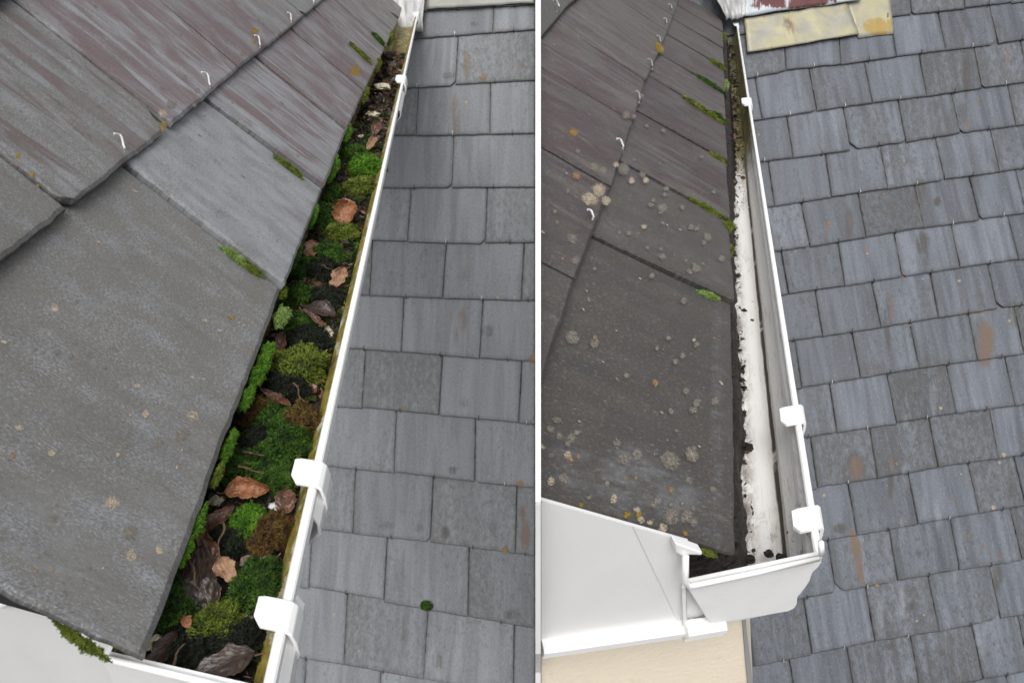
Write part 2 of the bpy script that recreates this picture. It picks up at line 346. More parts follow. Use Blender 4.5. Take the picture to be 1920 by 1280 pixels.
# ------------------------------------------------------------------ slates
def slate(px, plane, t, lift, rng, mat, parent, tint, stains=(), lichens=(), rnd_lichen=0, ext=.25, nu=16, nv=16, jit=.0015, inset=.0025, gap=.0, chip=.25, mb=None, lmats=None, roll=0.0):
    """px: TL, TR, BR, BL of the exposed face in the photo, laid on the roof plane; the head runs on under the course above"""
    p0, n = plane
    TL, TR, BR, BL = [hit(x, y, plane) for x, y in px]
    TL0, TR0 = TL, TR
    TL = TL + (TL - BL) * ext; TR = TR + (TR - BR) * ext
    wv = nrm(BR - BL); 
    TL = TL + wv * gap; BL = BL + wv * gap; TR = TR - wv * gap; BR = BR - wv * gap
    wid = (np.linalg.norm(TR - TL) + np.linalg.norm(BR - BL)) / 2; hei = (np.linalg.norm(BL - TL) + np.linalg.norm(BR - TR)) / 2
    own = mb is None
    if own: mb = SM()
    seed = rng.random() * 100
    iu = inset * rng.uniform(.8, 1.6) / wid; iv = inset * rng.uniform(.8, 1.8) / hei
    us = [0, iu] + [lerp(iu, 1 - iu, k / nu) for k in range(1, nu)] + [1 - iu, 1]
    vs = [0] + [lerp(0, 1 - iv, k / nv) for k in range(1, nv)] + [1 - iv, 1]
    cl, cr = [(rng.choice((.03, .06, .06, .13)) * min(wid, hei) if rng.random() < chip else 0) for _ in (0, 1)]
    off = (rng.random() * 40, rng.random() * 40)
    ids = {}
    for j, v in enumerate(vs):
        for i, u in enumerate(us):
            uu, vv = u, v
            b = 1 - v
            eu = jit / wid
            # wavy, nibbled edges
            uu += (1 - smooth(0, .12, u)) * (fbm(v * hei * 28, seed, 0) * eu * .9 + fbm(v * hei * 190, seed, 3) * eu * 1.2)
            uu += smooth(.88, 1, u) * (fbm(v * hei * 28, seed, 9) * eu * .9 + fbm(v * hei * 190, seed, 13) * eu * 1.2)
            vv += smooth(.85, 1, v) * (fbm(u * wid * 22, seed, 21) * jit * 1.3 + fbm(u * wid * 190, seed, 23) * jit * 1.4) / hei
            # knocked-off corners
            if cl:
                d = u * wid + (1 - v) * hei
                if d < cl: k = (cl - d) / 2; uu += k / wid; vv -= k / hei
            if cr:
                d = (1 - u) * wid + (1 - v) * hei
                if d < cr: k = (cr - d) / 2; uu -= k / wid; vv -= k / hei
            P = lerp(lerp(TL, TR, uu), lerp(BL, BR, uu), vv)
            z = lift[0] + (lift[1] - lift[0]) * v + roll * (1 - u) * (.4 + .6 * v)
            z += fbm(u * wid * 9, v * hei * 6, seed, 2) * t * .22
            if i in (0, len(us) - 1) or j == len(vs) - 1: z -= t * (.35 + .35 * abs(fbm(u * wid * 120, v * hei * 120, seed)))
            P = P + n * z
            x, y = proj(P)
            st = [0, 0, 0]
            for (sx, sy, rx, ry, k, amt, *rot) in stains:
                dx, dy = x - sx, y - sy
                if rot: c_, s_ = math.cos(rot[0]), math.sin(rot[0]); dx, dy = c_ * dx + s_ * dy, -s_ * dx + c_ * dy
                d = (dx / rx) ** 2 + (dy / ry) ** 2
                if d < 2.2: st[k] = max(st[k], amt * (1 - smooth(.25, 2.2, d)))
            edge = min(u * wid, (1 - u) * wid, (1 - v) * hei * .8)
            ids[i, j] = mb.add(P, tint, st, edge, (u * wid + off[0], v * hei + off[1]))
    nU, nV = len(us), len(vs)
    for j in range(nV - 1):
        for i in range(nU - 1): mb.quad(ids[i, j], ids[i, j + 1], ids[i + 1, j + 1], ids[i + 1, j])
    ring = [(i, 0) for i in range(nU)] + [(nU - 1, j) for j in range(1, nV)] + [(i, nV - 1) for i in range(nU - 2, -1, -1)] + [(0, j) for j in range(nV - 2, 0, -1)]
    low = []
    for (i, j) in ring:
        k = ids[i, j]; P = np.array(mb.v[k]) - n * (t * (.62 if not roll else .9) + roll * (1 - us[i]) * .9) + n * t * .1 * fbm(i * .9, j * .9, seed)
        low.append(mb.add(P, (tint[0] * .4, tint[1] * .8, tint[2]), (0, .8, 0), .0, mb.u[k]))  # dirty slate sides, darkened further to paint in the shade of the joints
    for a in range(len(ring)):
        b = (a + 1) % len(ring); mb.quad(ids[ring[a]], ids[ring[b]], low[b], low[a])
    mb.ngon(low[::-1])
    # crusts of lichen sitting on the face
    quad = [(p[0], p[1]) for p in px]
    def inside(x, y):
        s = None
        for k in range(4):
            ax, ay = quad[k]; bx, by = quad[(k + 1) % 4]; c = (bx - ax) * (y - ay) - (by - ay) * (x - ax)
            if s is None: s = c > 0
            elif (c > 0) != s: return False
        return True
    def spot(P0, v, r, mi, axes=None):
        z = lift[0] + (lift[1] - lift[0]) * v + roll * (1 - max(0, min(1, ((P0 - BL) @ wv) / wid))) * (.4 + .6 * v)
        r = r * 1.3
        ax, bx = wv, np.cross(n, wv); k = 18; s0 = rng.random() * 50
        cen = P0 + n * (z + t * .1 + .00045); c = mb.add(cen, (.8, .5, 0), (0, 0, 0), .05, (0, 0)); out = []
        st = rng.uniform(.75, 1.0); an = rng.random() * 3
        if axes: ax, bx = axes; r = 1.3
        for q in range(k):
            th = q * 2 * math.pi / k; rr = r * (1 + .42 * fbm(math.cos(th) * 1.3, math.sin(th) * 1.3, s0, 2))
            ca, sa = math.cos(th) * rr, math.sin(th) * rr * st
            out.append(mb.add(cen + ax * (ca * math.cos(an) - sa * math.sin(an)) + bx * (ca * math.sin(an) + sa * math.cos(an)) - n * .0002, (0, .5, 0), (0, 0, 0), .05, (0, 0)))
        mid = [mb.add(cen + (np.array(mb.v[i]) - cen) * .68, (.62, .5, 0), (0, 0, 0), .05, (0, 0)) for i in out]
        for q in range(k):
            mb.tri(c, mid[q], mid[(q + 1) % k], mi); mb.tri(mid[q], out[q], out[(q + 1) % k], mi); mb.tri(mid[q], out[(q + 1) % k], mid[(q + 1) % k], mi)
    def param(P): # height fraction on the slate
        return max(0, min(1, ((P - TL) @ nrm(BL - TL)) / hei))
    for (x, y, r, mi) in lichens:
        if inside(x, y):
            P = hit(x, y, plane); z = (P - CAM) @ CZ; spot(P, param(P), r * z / F, mi, (hit(x + r * .9, y, plane) - P, hit(x, y - r * .9, plane) - P))
    for _ in range(rnd_lichen):
        u, v = rng.uniform(.06, .94), rng.uniform(ext / (1 + ext) + .04, .95)
        P = lerp(lerp(TL, TR, u), lerp(BL, BR, u), v); z = (P - CAM) @ CZ
        spot(P, v, rng.choice((1.5, 2, 2.5, 3.2, 4.5)) * (z ** .35) * .0007, rng.choice((1, 1, 2, 1, 2, 3 if rng.random() < .15 else 1)))
    if own: return mb.build('slate', [mat] + (lmats or [M['lichen_tan'], M['lichen_grey'], M['lichen_yellow'], M['lichen_orange']]), parent)
class SM:
    def __init__(s): s.v = []; s.t = []; s.s = []; s.e = []; s.u = []; s.f = []; s.mi = []
    def add(s, P, tint, st, e, uv):
        s.v.append(tuple(P)); s.t.append((*tint, 1)); s.s.append((*st, 1)); s.e.append(e); s.u.append(uv); return len(s.v) - 1
    def quad(s, a, b, c, d): s.f.append((a, b, c, d)); s.mi.append(0)
    def tri(s, a, b, c, m): s.f.append((a, b, c)); s.mi.append(m)
    def ngon(s, ids): s.f.append(tuple(ids)); s.mi.append(0)
    def build(s, name, mats, parent=None):
        b = MB(); b.v = s.v; b.f = s.f; b.mi = s.mi
        for k, f in enumerate(s.f): b.uv[k] = [s.u[i] for i in f]
        o = b.build(name, mats, parent, attrs={'tint': ('FLOAT_COLOR', s.t), 'stain': ('FLOAT_COLOR', s.s), 'edge': ('FLOAT', s.e)})
        return o
def hook(parent, x, y, plane, lift, dx, dy, mat, r=.0011, curl=.3):
    """a bent wire holding the foot of a slate: from (x,y) up the slate by (dx,dy) pixels"""
    mb = MB(); p0, n = plane; pts = []
    for k in range(9):
        t = k / 8
        bx = x + dx * t + curl * dy * .25 * math.sin(t * 2 * math.pi); by = y + dy * t - curl * dx * .25 * math.sin(t * 2 * math.pi)
        z = lift * (smooth(0, .3, t) * .9 + .25) + r * 1.5
        pts.append(hit(bx, by, plane) + n * z)
    tube(mb, pts, r, 6); return mb.build('slate_hook', mat, parent)

# ------------------------------------------------------------------ the planes of the place
RND = random.Random(7)
def main_plane(f):
    return plane3(at(700, 300, 1 / f(700, 300)), at(1000, 400, 1 / f(1000, 400)), at(800, 1100, 1 / f(800, 1100)))
PML = main_plane(lambda x, y: (1 / 2.6) * (1 + .00025 * (x - 850) + .0001 * (y - 640)))
PMR = main_plane(lambda x, y: (1 / 2.6) * (1.045 + .00013 * (y - 640)))
VPL, VPR = (822, -150), (1349, -170)
gL = nrm(ray(*VPL)); gR = nrm(ray(*VPR))
dL = nrm(ray(5134, 4186)); dR = nrm(ray(4038, 1932))
def on_line(x, y, z, vp, y2):            # point of the 3-D line through at(x,y,z) towards vp that is seen at height y2
    k = (y2 - vp[1]) / (y - vp[1]); return at(vp[0] + (x - vp[0]) * k, y2, z / k)
# left dormer
RIM_L = at(510, 1280, 2.7 * 175 / 1430)
EAVE_L = at(265, 1240, .326)
nl = nrm(np.cross(gL, dL)); nl = nl if nl @ UP > 0 else -nl
PDL = (EAVE_L, nl)
LL = nrm(-ray(-5640, HORIZON))           # across the left gutter, outward
RIM_R = at(1537, 1045, 2.62 * 220 / 1215)
EAVE_R = at(1372, 1040, .462)
nr_ = nrm(np.cross(gR, dR)); nr_ = nr_ if nr_ @ UP > 0 else -nr_
PDR = (EAVE_R, nr_)
LR = nrm(ray(7682, HORIZON))
def vplane(p, l):
    n = nrm(np.cross(l, UP)); n = n if n @ (CAM - p) > 0 else -n
    return (p, n)
PEL = vplane(at(504, 1307, 2.7 * 175 / 1457), LL); PER = vplane(RIM_R, LR)

# ------------------------------------------------------------------ main roofs
def interp(poly, x):
    if x <= poly[0][0]: (x0, y0), (x1, y1) = poly[0], poly[-1]; return y0 + (y1 - y0) / (x1 - x0) * (x - x0)
    for (x0, y0), (x1, y1) in zip(poly, poly[1:]):
        if x <= x1: return y0 + (y1 - y0) / (x1 - x0) * (x - x0)
    (x0, y0), (x1, y1) = poly[0], poly[-1]; return y1 + (y1 - y0) / (x1 - x0) * (x - x1)
ROWS_L = [
 [(760, -72), (1004, -82)],
 [(806, 24), (1004, 12)], [(801, 74.6), (994, 60)], [(760, 168), (855, 164), (856, 160), (985, 153)], [(732, 257), (994, 252)], [(715, 354), (994, 353)],
 [(692, 452), (767, 454), (908, 457.5), (1003, 457)], [(665, 555), (760, 556.5), (832, 560), (906, 562.5), (1003, 564.6)], [(643, 653), (753, 660.5), (756, 659), (830, 667), (900, 671), (1003, 676.7)],
 [(624, 763), (681, 765), (744, 770), (820, 779), (891, 784), (972, 793)], [(604, 871), (667, 878), (733, 885), (813, 893), (889, 903.6), (1004, 914)], [(562, 986), (664, 998), (727, 1005), (808, 1013.5), (880, 1025.6), (1002, 1039)],
 [(562, 1098), (652, 1110), (720, 1125), (803, 1142), (879, 1153), (1004, 1175)], [(573, 1232), (645, 1242), (717, 1257), (800, 1270), (964, 1300)], [(573, 1352), (800, 1396), (964, 1430)]]
JOINTS_L = [None, [(793, 792), (930, 928)], [(926, 925)], [(859, 855), (996, 994)], [(785, 782), (920, 920)], [(851, 849), (992, 994)], [(772, 766), (914, 911)], [(699, 695.6), (837.5, 832), (983, 979)], [(758, 755), (906, 901)],
 [(686.6, 681), (830, 825), (979, 974)], [(744, 741), (892, 892)], [(667, 664), (813, 809), (969.7, 968)], [(727, 722), (880, 879)], [(652, 647), (803, 796), (964.5, 964)], [(715, 710), (885, 880)]]
ROWS_R = [
 [(1618, -32), (1920, -68)],
 [(1560, 48), (1618, 41), (1706, 30), (1805, 18.5), (1920, 5)],
 [(1400, 149.5), (1472, 133), (1473, 135), (1575, 124), (1677, 109), (1769, 97.4), (1868, 85.7), (1920, 77)],
 [(1428, 225.7), (1529, 210.6), (1633, 195), (1734, 183), (1836.7, 168), (1920, 156)],
 [(1418.5, 307), (1484, 299), (1591.5, 284), (1695.6, 269), (1796, 252), (1899, 238.5), (1930, 234)],
 [(1450, 389), (1556, 372), (1662, 356), (1768, 337.6), (1870, 324), (1920, 317)],
 [(1445, 473.7), (1517, 464), (1621, 446.7), (1730.6, 428), (1833, 413.7), (1920, 402)],
 [(1457, 556), (1477, 552.7), (1581.5, 538), (1689, 520), (1797, 503.5), (1906, 488)],
 [(1468, 641.5), (1540, 631.8), (1649.7, 615), (1755.7, 597), (1867, 579.7), (1920, 573)],
 [(1484, 732), (1502, 727.7), (1612, 709.7), (1720, 691), (1829, 676.7), (1920, 664)],
 [(1499, 821), (1567, 809.6), (1678.5, 793.5), (1790, 775.5), (1899.5, 761), (1920, 758)],
 [(1515, 918), (1530.6, 914), (1642, 896.7), (1755.7, 876), (1869, 860.6), (1920, 852)],
 [(1551, 1010), (1604.5, 1001.5), (1718, 981), (1833, 961), (1920, 946.5)],
 [(1506.5, 1120), (1565, 1108), (1680, 1087), (1795, 1067), (1912, 1048)],
 [(1408.6, 1247), (1520, 1224), (1637, 1201), (1757, 1182), (1872.5, 1156), (1920, 1149)],
 [(1400, 1352), (1520, 1328), (1721, 1292), (1840, 1271), (1920, 1257)],
 [(1400, 1456), (1920, 1362)]]
JOINTS_R = [None, [(1610, 1616), (1704, 1706), (1803, 1806)], [(1469, 1472), (1571, 1575), (1669, 1678), (1758, 1769.5), (1855, 1868.6)],
 [(1415, 1427.5), (1516.6, 1529.5), (1620, 1633.5), (1722.5, 1735), (1826, 1838)], [(1474.6, 1485), (1580, 1592.5), (1683, 1695.6), (1783, 1797.5), (1889, 1901)],
 [(1440, 1451), (1547, 1556.5), (1649.6, 1662), (1752.7, 1768.5), (1856, 1871)], [(1501, 1517), (1608, 1621.5), (1714, 1730.5), (1816.5, 1833.5)],
 [(1464, 1476.5), (1570.7, 1581.7), (1676, 1688.7), (1782.7, 1797), (1888.7, 1906)], [(1527.6, 1539.7), (1633.6, 1649), (1743, 1756.3), (1851, 1866.5)],
 [(1490, 1501.5), (1597, 1611.5), (1705.4, 1720), (1815, 1829.5)], [(1554.5, 1566.5), (1662, 1678), (1773.7, 1789.7), (1883, 1899.5)],
 [(1518.6, 1530.6), (1630, 1642), (1741, 1755.7), (1854.5, 1869)], [(1589, 1604), (1702, 1718), (1814, 1832.5)],
 [(1551, 1565), (1666, 1680), (1780, 1795.5), (1893, 1912)], [(1506.5, 1520), (1621.6, 1637.5), (1738.5, 1757.5), (1853.6, 1873)],
 [(1587, 1602), (1706, 1722), (1821, 1840)], [(1540, 1555), (1655, 1671), (1770, 1787), (1885, 1903)]]
# stains in the stone's surface: x, y, rx, ry, channel (0 rust, 1 dark, 2 pale), amount
STAINS_L = [(875, 120, 8, 34, 0, .9), (853, 215, 9, 44, 0, .75), (905, 148, 7, 6, 0, .8), (842, 142, 14, 10, 1, .7), (800, 305, 7, 40, 0, .55), (858, 330, 8, 40, 0, .5),
 (890, 45, 10, 6, 1, .7), (940, 58, 22, 6, 0, .6), (868, 600, 9, 26, 0, .8), (855, 630, 6, 22, 0, .7), (872, 508, 9, 14, 0, .6), (870, 520, 16, 10, 1, .5), (985, 1005, 10, 32, 0, .95), (980, 960, 5, 16, 0, 1),
 (915, 620, 12, 14, 1, .7), (960, 605, 40, 50, 2, .45), (720, 725, 12, 14, 1, .6), (870, 755, 12, 10, 1, .6), (830, 560, 50, 8, 1, .4), (850, 880, 10, 9, 1, .9), (905, 880, 14, 20, 1, .6),
 (725, 985, 18, 10, 1, .7), (785, 990, 12, 12, 1, .6), (835, 998, 12, 16, 1, .8), (920, 985, 14, 22, 1, .6), (758, 1185, 7, 30, 1, .65), (822, 1235, 6, 24, 1, .8), (825, 1245, 4, 26, 0, .6), (960, 1150, 18, 12, 1, .7),
 (800, 1085, 8, 50, 2, .45), (905, 400, 10, 40, 2, .6), (835, 410, 8, 40, 2, .5), (740, 945, 6, 40, 2, .3), (965, 750, 30, 45, 2, .35), (700, 505, 30, 45, 2, .3), (690, 870, 60, 8, 1, .45), (950, 448, 50, 7, 1, .5), (620, 970, 50, 6, 0, .3)]
STAINS_R = [(1605, 1025, 10, 36, 0, 1, -.25), (1612, 1070, 10, 26, 0, .9, -.2), (1605, 878, 16, 24, 0, .85), (1603, 878, 26, 32, 1, .8), (1848, 645, 16, 46, 0, .95), (1840, 640, 24, 50, 1, .7), (1830, 585, 40, 6, 0, .8),
 (1900, 590, 14, 30, 1, .8), (1665, 590, 9, 36, 1, .8), (1665, 630, 8, 30, 1, .8), (1640, 690, 30, 16, 1, .7), (1640, 695, 18, 8, 0, .6), (1718, 742, 8, 10, 1, .9), (1722, 765, 5, 22, 0, .6), (1730, 455, 14, 22, 1, .9), (1737, 480, 6, 26, 1, .8),
 (1593, 420, 9, 30, 1, .9), (1595, 415, 6, 16, 0, .7), (1551, 430, 3, 16, 0, .9), (1551, 420, 6, 6, 0, .8), (1622, 465, 6, 10, 0, .7), (1724, 360, 12, 30, 1, .85), (1757, 378, 8, 10, 1, 1), (1812, 140, 8, 46, 1, .9), (1805, 60, 10, 30, 1, .7), (1800, 120, 6, 40, 0, .5),
 (1870, 130, 24, 30, 1, .5), (1752, 200, 12, 16, 1, .8), (1770, 235, 30, 30, 1, .6), (1805, 215, 12, 26, 1, .7), (1815, 230, 8, 14, 0, .7), (1830, 310, 30, 46, 1, .55), (1870, 300, 6, 30, 1, .8), (1890, 110, 4, 20, 0, .9), (1870, 60, 8, 26, 1, .7),
 (1670, 910, 8, 30, 1, .9), (1675, 925, 4, 20, 0, .7), (1672, 870, 4, 16, 0, .9), (1640, 850, 6, 14, 0, .4), (1575, 990, 14, 12, 1, .9), (1815, 905, 6, 26, 0, .7), (1845, 560, 20, 20, 1, .6), (1805, 550, 14, 26, 0, .5), (1672, 580, 5, 30, 0, .8), (1703, 590, 4, 20, 0, .6),
 (1710, 1137, 7, 10, 1, .9), (1870, 1080, 12, 30, 1, .8), (1864, 1075, 5, 20, 0, .6), (1818, 1015, 4, 22, 0, .7), (1840, 1022, 4, 8, 0, .8), (1672, 1240, 8, 40, 0, .45), (1670, 1210, 8, 10, 1, .8), (1700, 1230, 10, 12, 1, .6), (1790, 730, 8, 16, 0, .5),
 (1760, 700, 30, 14, 1, .5), (1745, 680, 40, 16, 1, .6), (1800, 480, 16, 20, 1, .6), (1735, 15, 30, 20, 0, .25), (1560, 560, 6, 50, 1, .5), (1580, 640, 6, 40, 2, .4), (1780, 310, 30, 30, 2, .3), (1920, 490, 8, 30, 1, .6), (1520, 560, 10, 20, 1, .5),
 (1545, 260, 50, 40, 2, .3), (1480, 170, 40, 40, 2, .3), (1570, 180, 40, 40, 2, .35), (1670, 160, 40, 30, 2, .45), (1620, 255, 40, 30, 2, .4), (1610, 330, 40, 30, 2, .35), (1720, 310, 40, 30, 2, .4), (1690, 300, 10, 30, 2, .4), (1860, 190, 14, 30, 2, .5), (1640, 1000, 10, 40, 2, .5), (1690, 1005, 8, 40, 2, .6),
 (1760, 960, 10, 40, 2, .6), (1735, 945, 8, 30, 2, .6), (1880, 890, 16, 30, 2, .5), (1700, 890, 12, 30, 2, .6), (1650, 1150, 10, 40, 2, .6), (1690, 1130, 8, 40, 2, .7), (1730, 1110, 20, 40, 2, .4), (1790, 1090, 16, 40, 2, .5), (1840, 1190, 16, 40, 2, .6), (1770, 1190, 10, 40, 2, .5), (1860, 1060, 8, 30, 2, .5), (1900, 1060, 12, 40, 2, .5), (1715, 470, 6, 40, 2, .5), (1860, 400, 40, 40, 2, .4), (1820, 460, 40, 40, 2, .35), (1700, 770, 10, 40, 2, .6), (1750, 750, 10, 40, 2, .6), (1690, 580, 10, 40, 2, .4)]
LICH_R = [(1892, 105, 5, 3), (1730, 245, 4, 3), (1551, 420, 6, 4), (1622, 470, 5, 4), (1624, 477, 5, 1), (1762, 457, 5, 4), (1796, 527, 6, 1), (1890, 602, 5, 1), (1760, 765, 6, 1), (1756, 716, 4, 4), (1874, 758, 4, 4), (1568, 794, 4, 4), (1678, 868, 6, 4), (1877, 852, 8, 1), (1872, 867, 5, 1), (1800, 888, 4, 1), (1857, 950, 9, 1), (1783, 935, 4, 3), (1680, 978, 4, 4), (1870, 1046, 6, 4), (1715, 1162, 5, 1), (1729, 1151, 4, 1), (1640, 1095, 7, 4), (1544, 927, 6, 1), (1812, 1003, 5, 4), (1840, 1023, 5, 4), (1655, 365, 4, 4), (1805, 405, 4, 4), (1833, 185, 4, 4), (1705, 610, 3, 1), (1690, 515, 4, 4)]
LICH_L = [(909, 147, 9, 4), (875, 194, 6, 1), (1002, 672, 14, 4), (754, 765, 6, 4), (949, 1029, 11, 4), (978, 905, 10, 4), (936, 559, 6, 1), (966, 557, 5, 1), (980, 125, 5, 4), (628, 1150, 5, 1), (647, 1180, 3, 1), (675, 577, 4, 1), (676, 1217, 4, 1), (730, 444, 4, 1), (945, 50, 4, 1), (885, 480, 4, 1), (767, 1213, 3, 1)]

LICH_L = [(x, y, r * .7, m) for x, y, r, m in LICH_L]; LICH_R = [(x, y, r * .62, m) for x, y, r, m in LICH_R]
def build_main(rows, joints, plane, mat, stains, lich, parent, xlo, xhi, period, top_cut=None, side='l', purple=.15):
    rng = random.Random(31 if side == 'l' else 57); todo = []
    for k in range(1, len(rows)):
        js = list(joints[k]); y = rows[k][0][1]
        lo = xlo(interp(rows[k], js[0][0]))
        while js[0][1] > lo: js.insert(0, (js[0][0] - period, js[0][1] - period))
        if xhi is None:
            while js[-1][1] < 1990: js.append((js[-1][0] + period * .8, js[-1][1] + period * .8))
        else:
            if js[-1][1] > xhi - 22: js[-1] = (xhi, xhi)
            else: js.append((xhi, xhi))
        for (a, b) in zip(js, js[1:]):
            # the lap of each slate is never quite level with its neighbour
            e = 1.2 * rng.uniform(-1, 1)
            up = lambda x: interp(rows[k - 1], x); dn = lambda x: interp(rows[k], x)
            m = (a[1] + b[1]) / 2; s = (dn(b[1] - 2) - dn(a[1] + 2)) / max(1, b[1] - a[1] - 4); c = dn(m)
            q = [(a[0], up(a[0])), (b[0], up(b[0])), (b[1], c + s * (b[1] - m) + e), (a[1], c + s * (a[1] - m) + e)]
            todo.append((q, k, a, b))
    def size(q): return sum(max(0, min(1920, x) - 0) * 0 + (1 if -30 < y < 1310 and 540 < x < 1950 else 0) for x, y in q)
    todo.sort(key=lambda t: -size(t[0]))
    rest = SM(); nparts = 0
    for (q, k, a, b) in todo:
        tint = (purple * rng.random() * 2, .5 + (rng.uniform(-.17, .15) if side == 'l' else rng.uniform(-.27, .24)), rng.choice((0, .15, .3, .5, .8)))
        own = nparts < 100
        kw = dict(stains=stains, lichens=lich, rnd_lichen=rng.choice((0, 0, 1)), ext=.35, nu=22, nv=18, jit=.0022, inset=.003, gap=.0011, chip=.14)
        if own:
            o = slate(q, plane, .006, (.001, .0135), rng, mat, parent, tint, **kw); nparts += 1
            # the hook shows at the middle of the foot
            mx, my = (q[2][0] + q[3][0]) / 2, (q[2][1] + q[3][1]) / 2
            if mx < 1990 and (xhi is None or mx < 1000): hook(o, mx, my + 3, plane, .0145, -1.0 if side == 'r' else .3, -9, M['hook'] if rng.random() < .35 else M['hook_dark'], .0013, .1)
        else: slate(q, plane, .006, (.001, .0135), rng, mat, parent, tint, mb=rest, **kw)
    if rest.v:
        o = rest.build('slate', [mat, M['lichen_tan'], M['lichen_grey'], M['lichen_yellow'], M['lichen_orange']], parent); o['kind'] = 'stuff'
    # felted deck under the slates
    mb = MB(); ext = [(420, -160), (1006, -160), (1006, 1420), (420, 1420)] if side == 'l' else [(1016, -160), (2080, -160), (2080, 1480), (1016, 1480)]
    n = plane[1]; prism(mb, [hit(x, y, plane) - n * .008 for x, y in ext], -n * .06)
    mb.build('roof_deck', M['deck'], parent)

mrl = empty('main_roof', hit(850, 1200, PML)); tag(mrl, 'smooth grey slate main roof beyond the moss-filled gutter', 'roof', kind='thing')
build_main(ROWS_L, JOINTS_L, PML, M['slate_m'], STAINS_L, LICH_L, mrl, lambda y: 822 - .218 * (y + 150) - 10 if y < 900 else 560, 1004.5, 140, side='l', purple=.12)
mrr = empty('main_roof', hit(1700, 1200, PMR)); tag(mrr, 'blue-grey slate main roof with rust stains beyond the cleaned gutter', 'roof', kind='thing')
build_main(ROWS_R, JOINTS_R, PMR, M['slate_r'], STAINS_R, LICH_R, mrr, lambda y: min(1410, 1349 + .154 * (y + 170) - 10), None, 108, side='r', purple=.15)

# ------------------------------------------------------------------ dormer roofs
drl = empty('dormer_roof', EAVE_L); tag(drl, 'large weathered slates with purple bands draining into the moss-filled gutter', 'roof', kind='thing')
LICH_A = [(105, 582, 14, 1), (285, 593, 10, 1), (283, 594, 7, 1), (185, 611, 7, 2), (265, 618, 5, 2), (105, 666, 8, 2), (130, 673, 6, 2), (165, 672, 7, 2), (192, 697, 5, 2), (160, 490, 6, 1), (163, 533, 6, 1), (435, 576, 5, 1), (380, 606, 6, 1), (425, 670, 15, 1), (405, 692, 9, 1), (253, 730, 6, 1), (348, 695, 5, 1), (355, 713, 5, 1), (377, 718, 5, 1), (268, 783, 9, 1), (355, 788, 12, 1), (335, 823, 14, 2), (290, 838, 12, 2), (93, 855, 9, 1), (203, 951, 15, 1), (94, 981, 8, 2), (237, 1008, 16, 2), (238, 1052, 13, 1), (291, 1041, 10, 1), (65, 1054, 4, 2), (113, 1122, 6, 2), (182, 1172, 5, 2), (228, 845, 6, 2), (360, 440, 6, 1), (220, 460, 6, 1), (90, 500, 7, 1), (60, 1080, 5, 4), (90, 1078, 5, 4), (33, 1038, 3, 4), (20, 860, 6, 4)]
LICH_C = [(312, 213, 10, 2), (295, 231, 9, 1), (288, 255, 13, 3), (300, 245, 8, 3), (362, 185, 6, 2), (338, 160, 6, 2), (355, 213, 5, 2), (155, 195, 6, 2), (126, 280, 6, 3), (147, 307, 6, 3), (10, 185, 8, 4), (3, 163, 7, 4), (25, 313, 7, 3), (162, 357, 6, 2), (50, 171, 4, 2), (160, 240, 4, 2), (472, 68, 8, 3), (470, 88, 4, 3), (448, 112, 6, 2), (50, 348, 6, 3), (60, 366, 6, 3), (40, 388, 7, 1), (185, 310, 9, 1), (122, 378, 6, 1), (250, 370, 6, 2), (22, 370, 6, 1), (25, 343, 6, 2)]
LICH_B = [(663, 140, 12, 3), (648, 150, 6, 2), (638, 78, 5, 2)]
# exposed faces: TL, TR, BR, BL with "T" up the slope; joints run from the course line to the eave
def eL(y): return (822 + (265 - 822) * (y + 150) / 1390, y)
def cL(x0, y0): return (x0, y0)
e_l = [(265, 1240), (521, 553), (601, 358), (646, 250), (680, 176), (704, 126), (722, 88), (735, 62), (745, 40), (752, 18)]
c_l = [(0 - 120, 622), (234, 316), (387, 190), (479, 108), (545, 55), (588, 18), (618, -8), (641, -28), (659, -44), (674, -58)]
rl = random.Random(11)
t1 = [(.02, .60, .45), (.14, .68, .0), (.5, .64, .0), (.72, .56, .0), (.95, .44, .0), (.7, .5, .1), (.6, .5, .2), (.6, .5, .2), (.5, .5, .2)]
stA = [(120, 1010, 300, 130, 2, .55), (330, 880, 90, 220, 2, .5), (240, 1150, 120, 90, 2, .5), (60, 760, 90, 90, 2, .4), (200, 820, 60, 40, 1, .4), (450, 560, 40, 90, 2, .3)]
rows1 = []
for k in range(9):
    tl, bl = c_l[k], e_l[k]; tr, br = c_l[k + 1], e_l[k + 1]
    # seen from above the near joint is on the left of each slate as it lies
    q = [tl, tr, br, bl]
    if k == 0: q = [(-440, 897), (234, 316), (521, 549), (265, 1240)]
    px = [q[0], q[1], q[2], q[3]]
    up_ = 0
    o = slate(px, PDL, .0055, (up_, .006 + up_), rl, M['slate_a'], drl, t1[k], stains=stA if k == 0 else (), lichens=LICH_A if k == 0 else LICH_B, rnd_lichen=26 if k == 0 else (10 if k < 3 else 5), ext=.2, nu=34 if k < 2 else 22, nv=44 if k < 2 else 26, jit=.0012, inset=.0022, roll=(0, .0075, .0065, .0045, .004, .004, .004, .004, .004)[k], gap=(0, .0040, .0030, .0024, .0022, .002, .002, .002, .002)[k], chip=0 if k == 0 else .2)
    rows1.append(o)
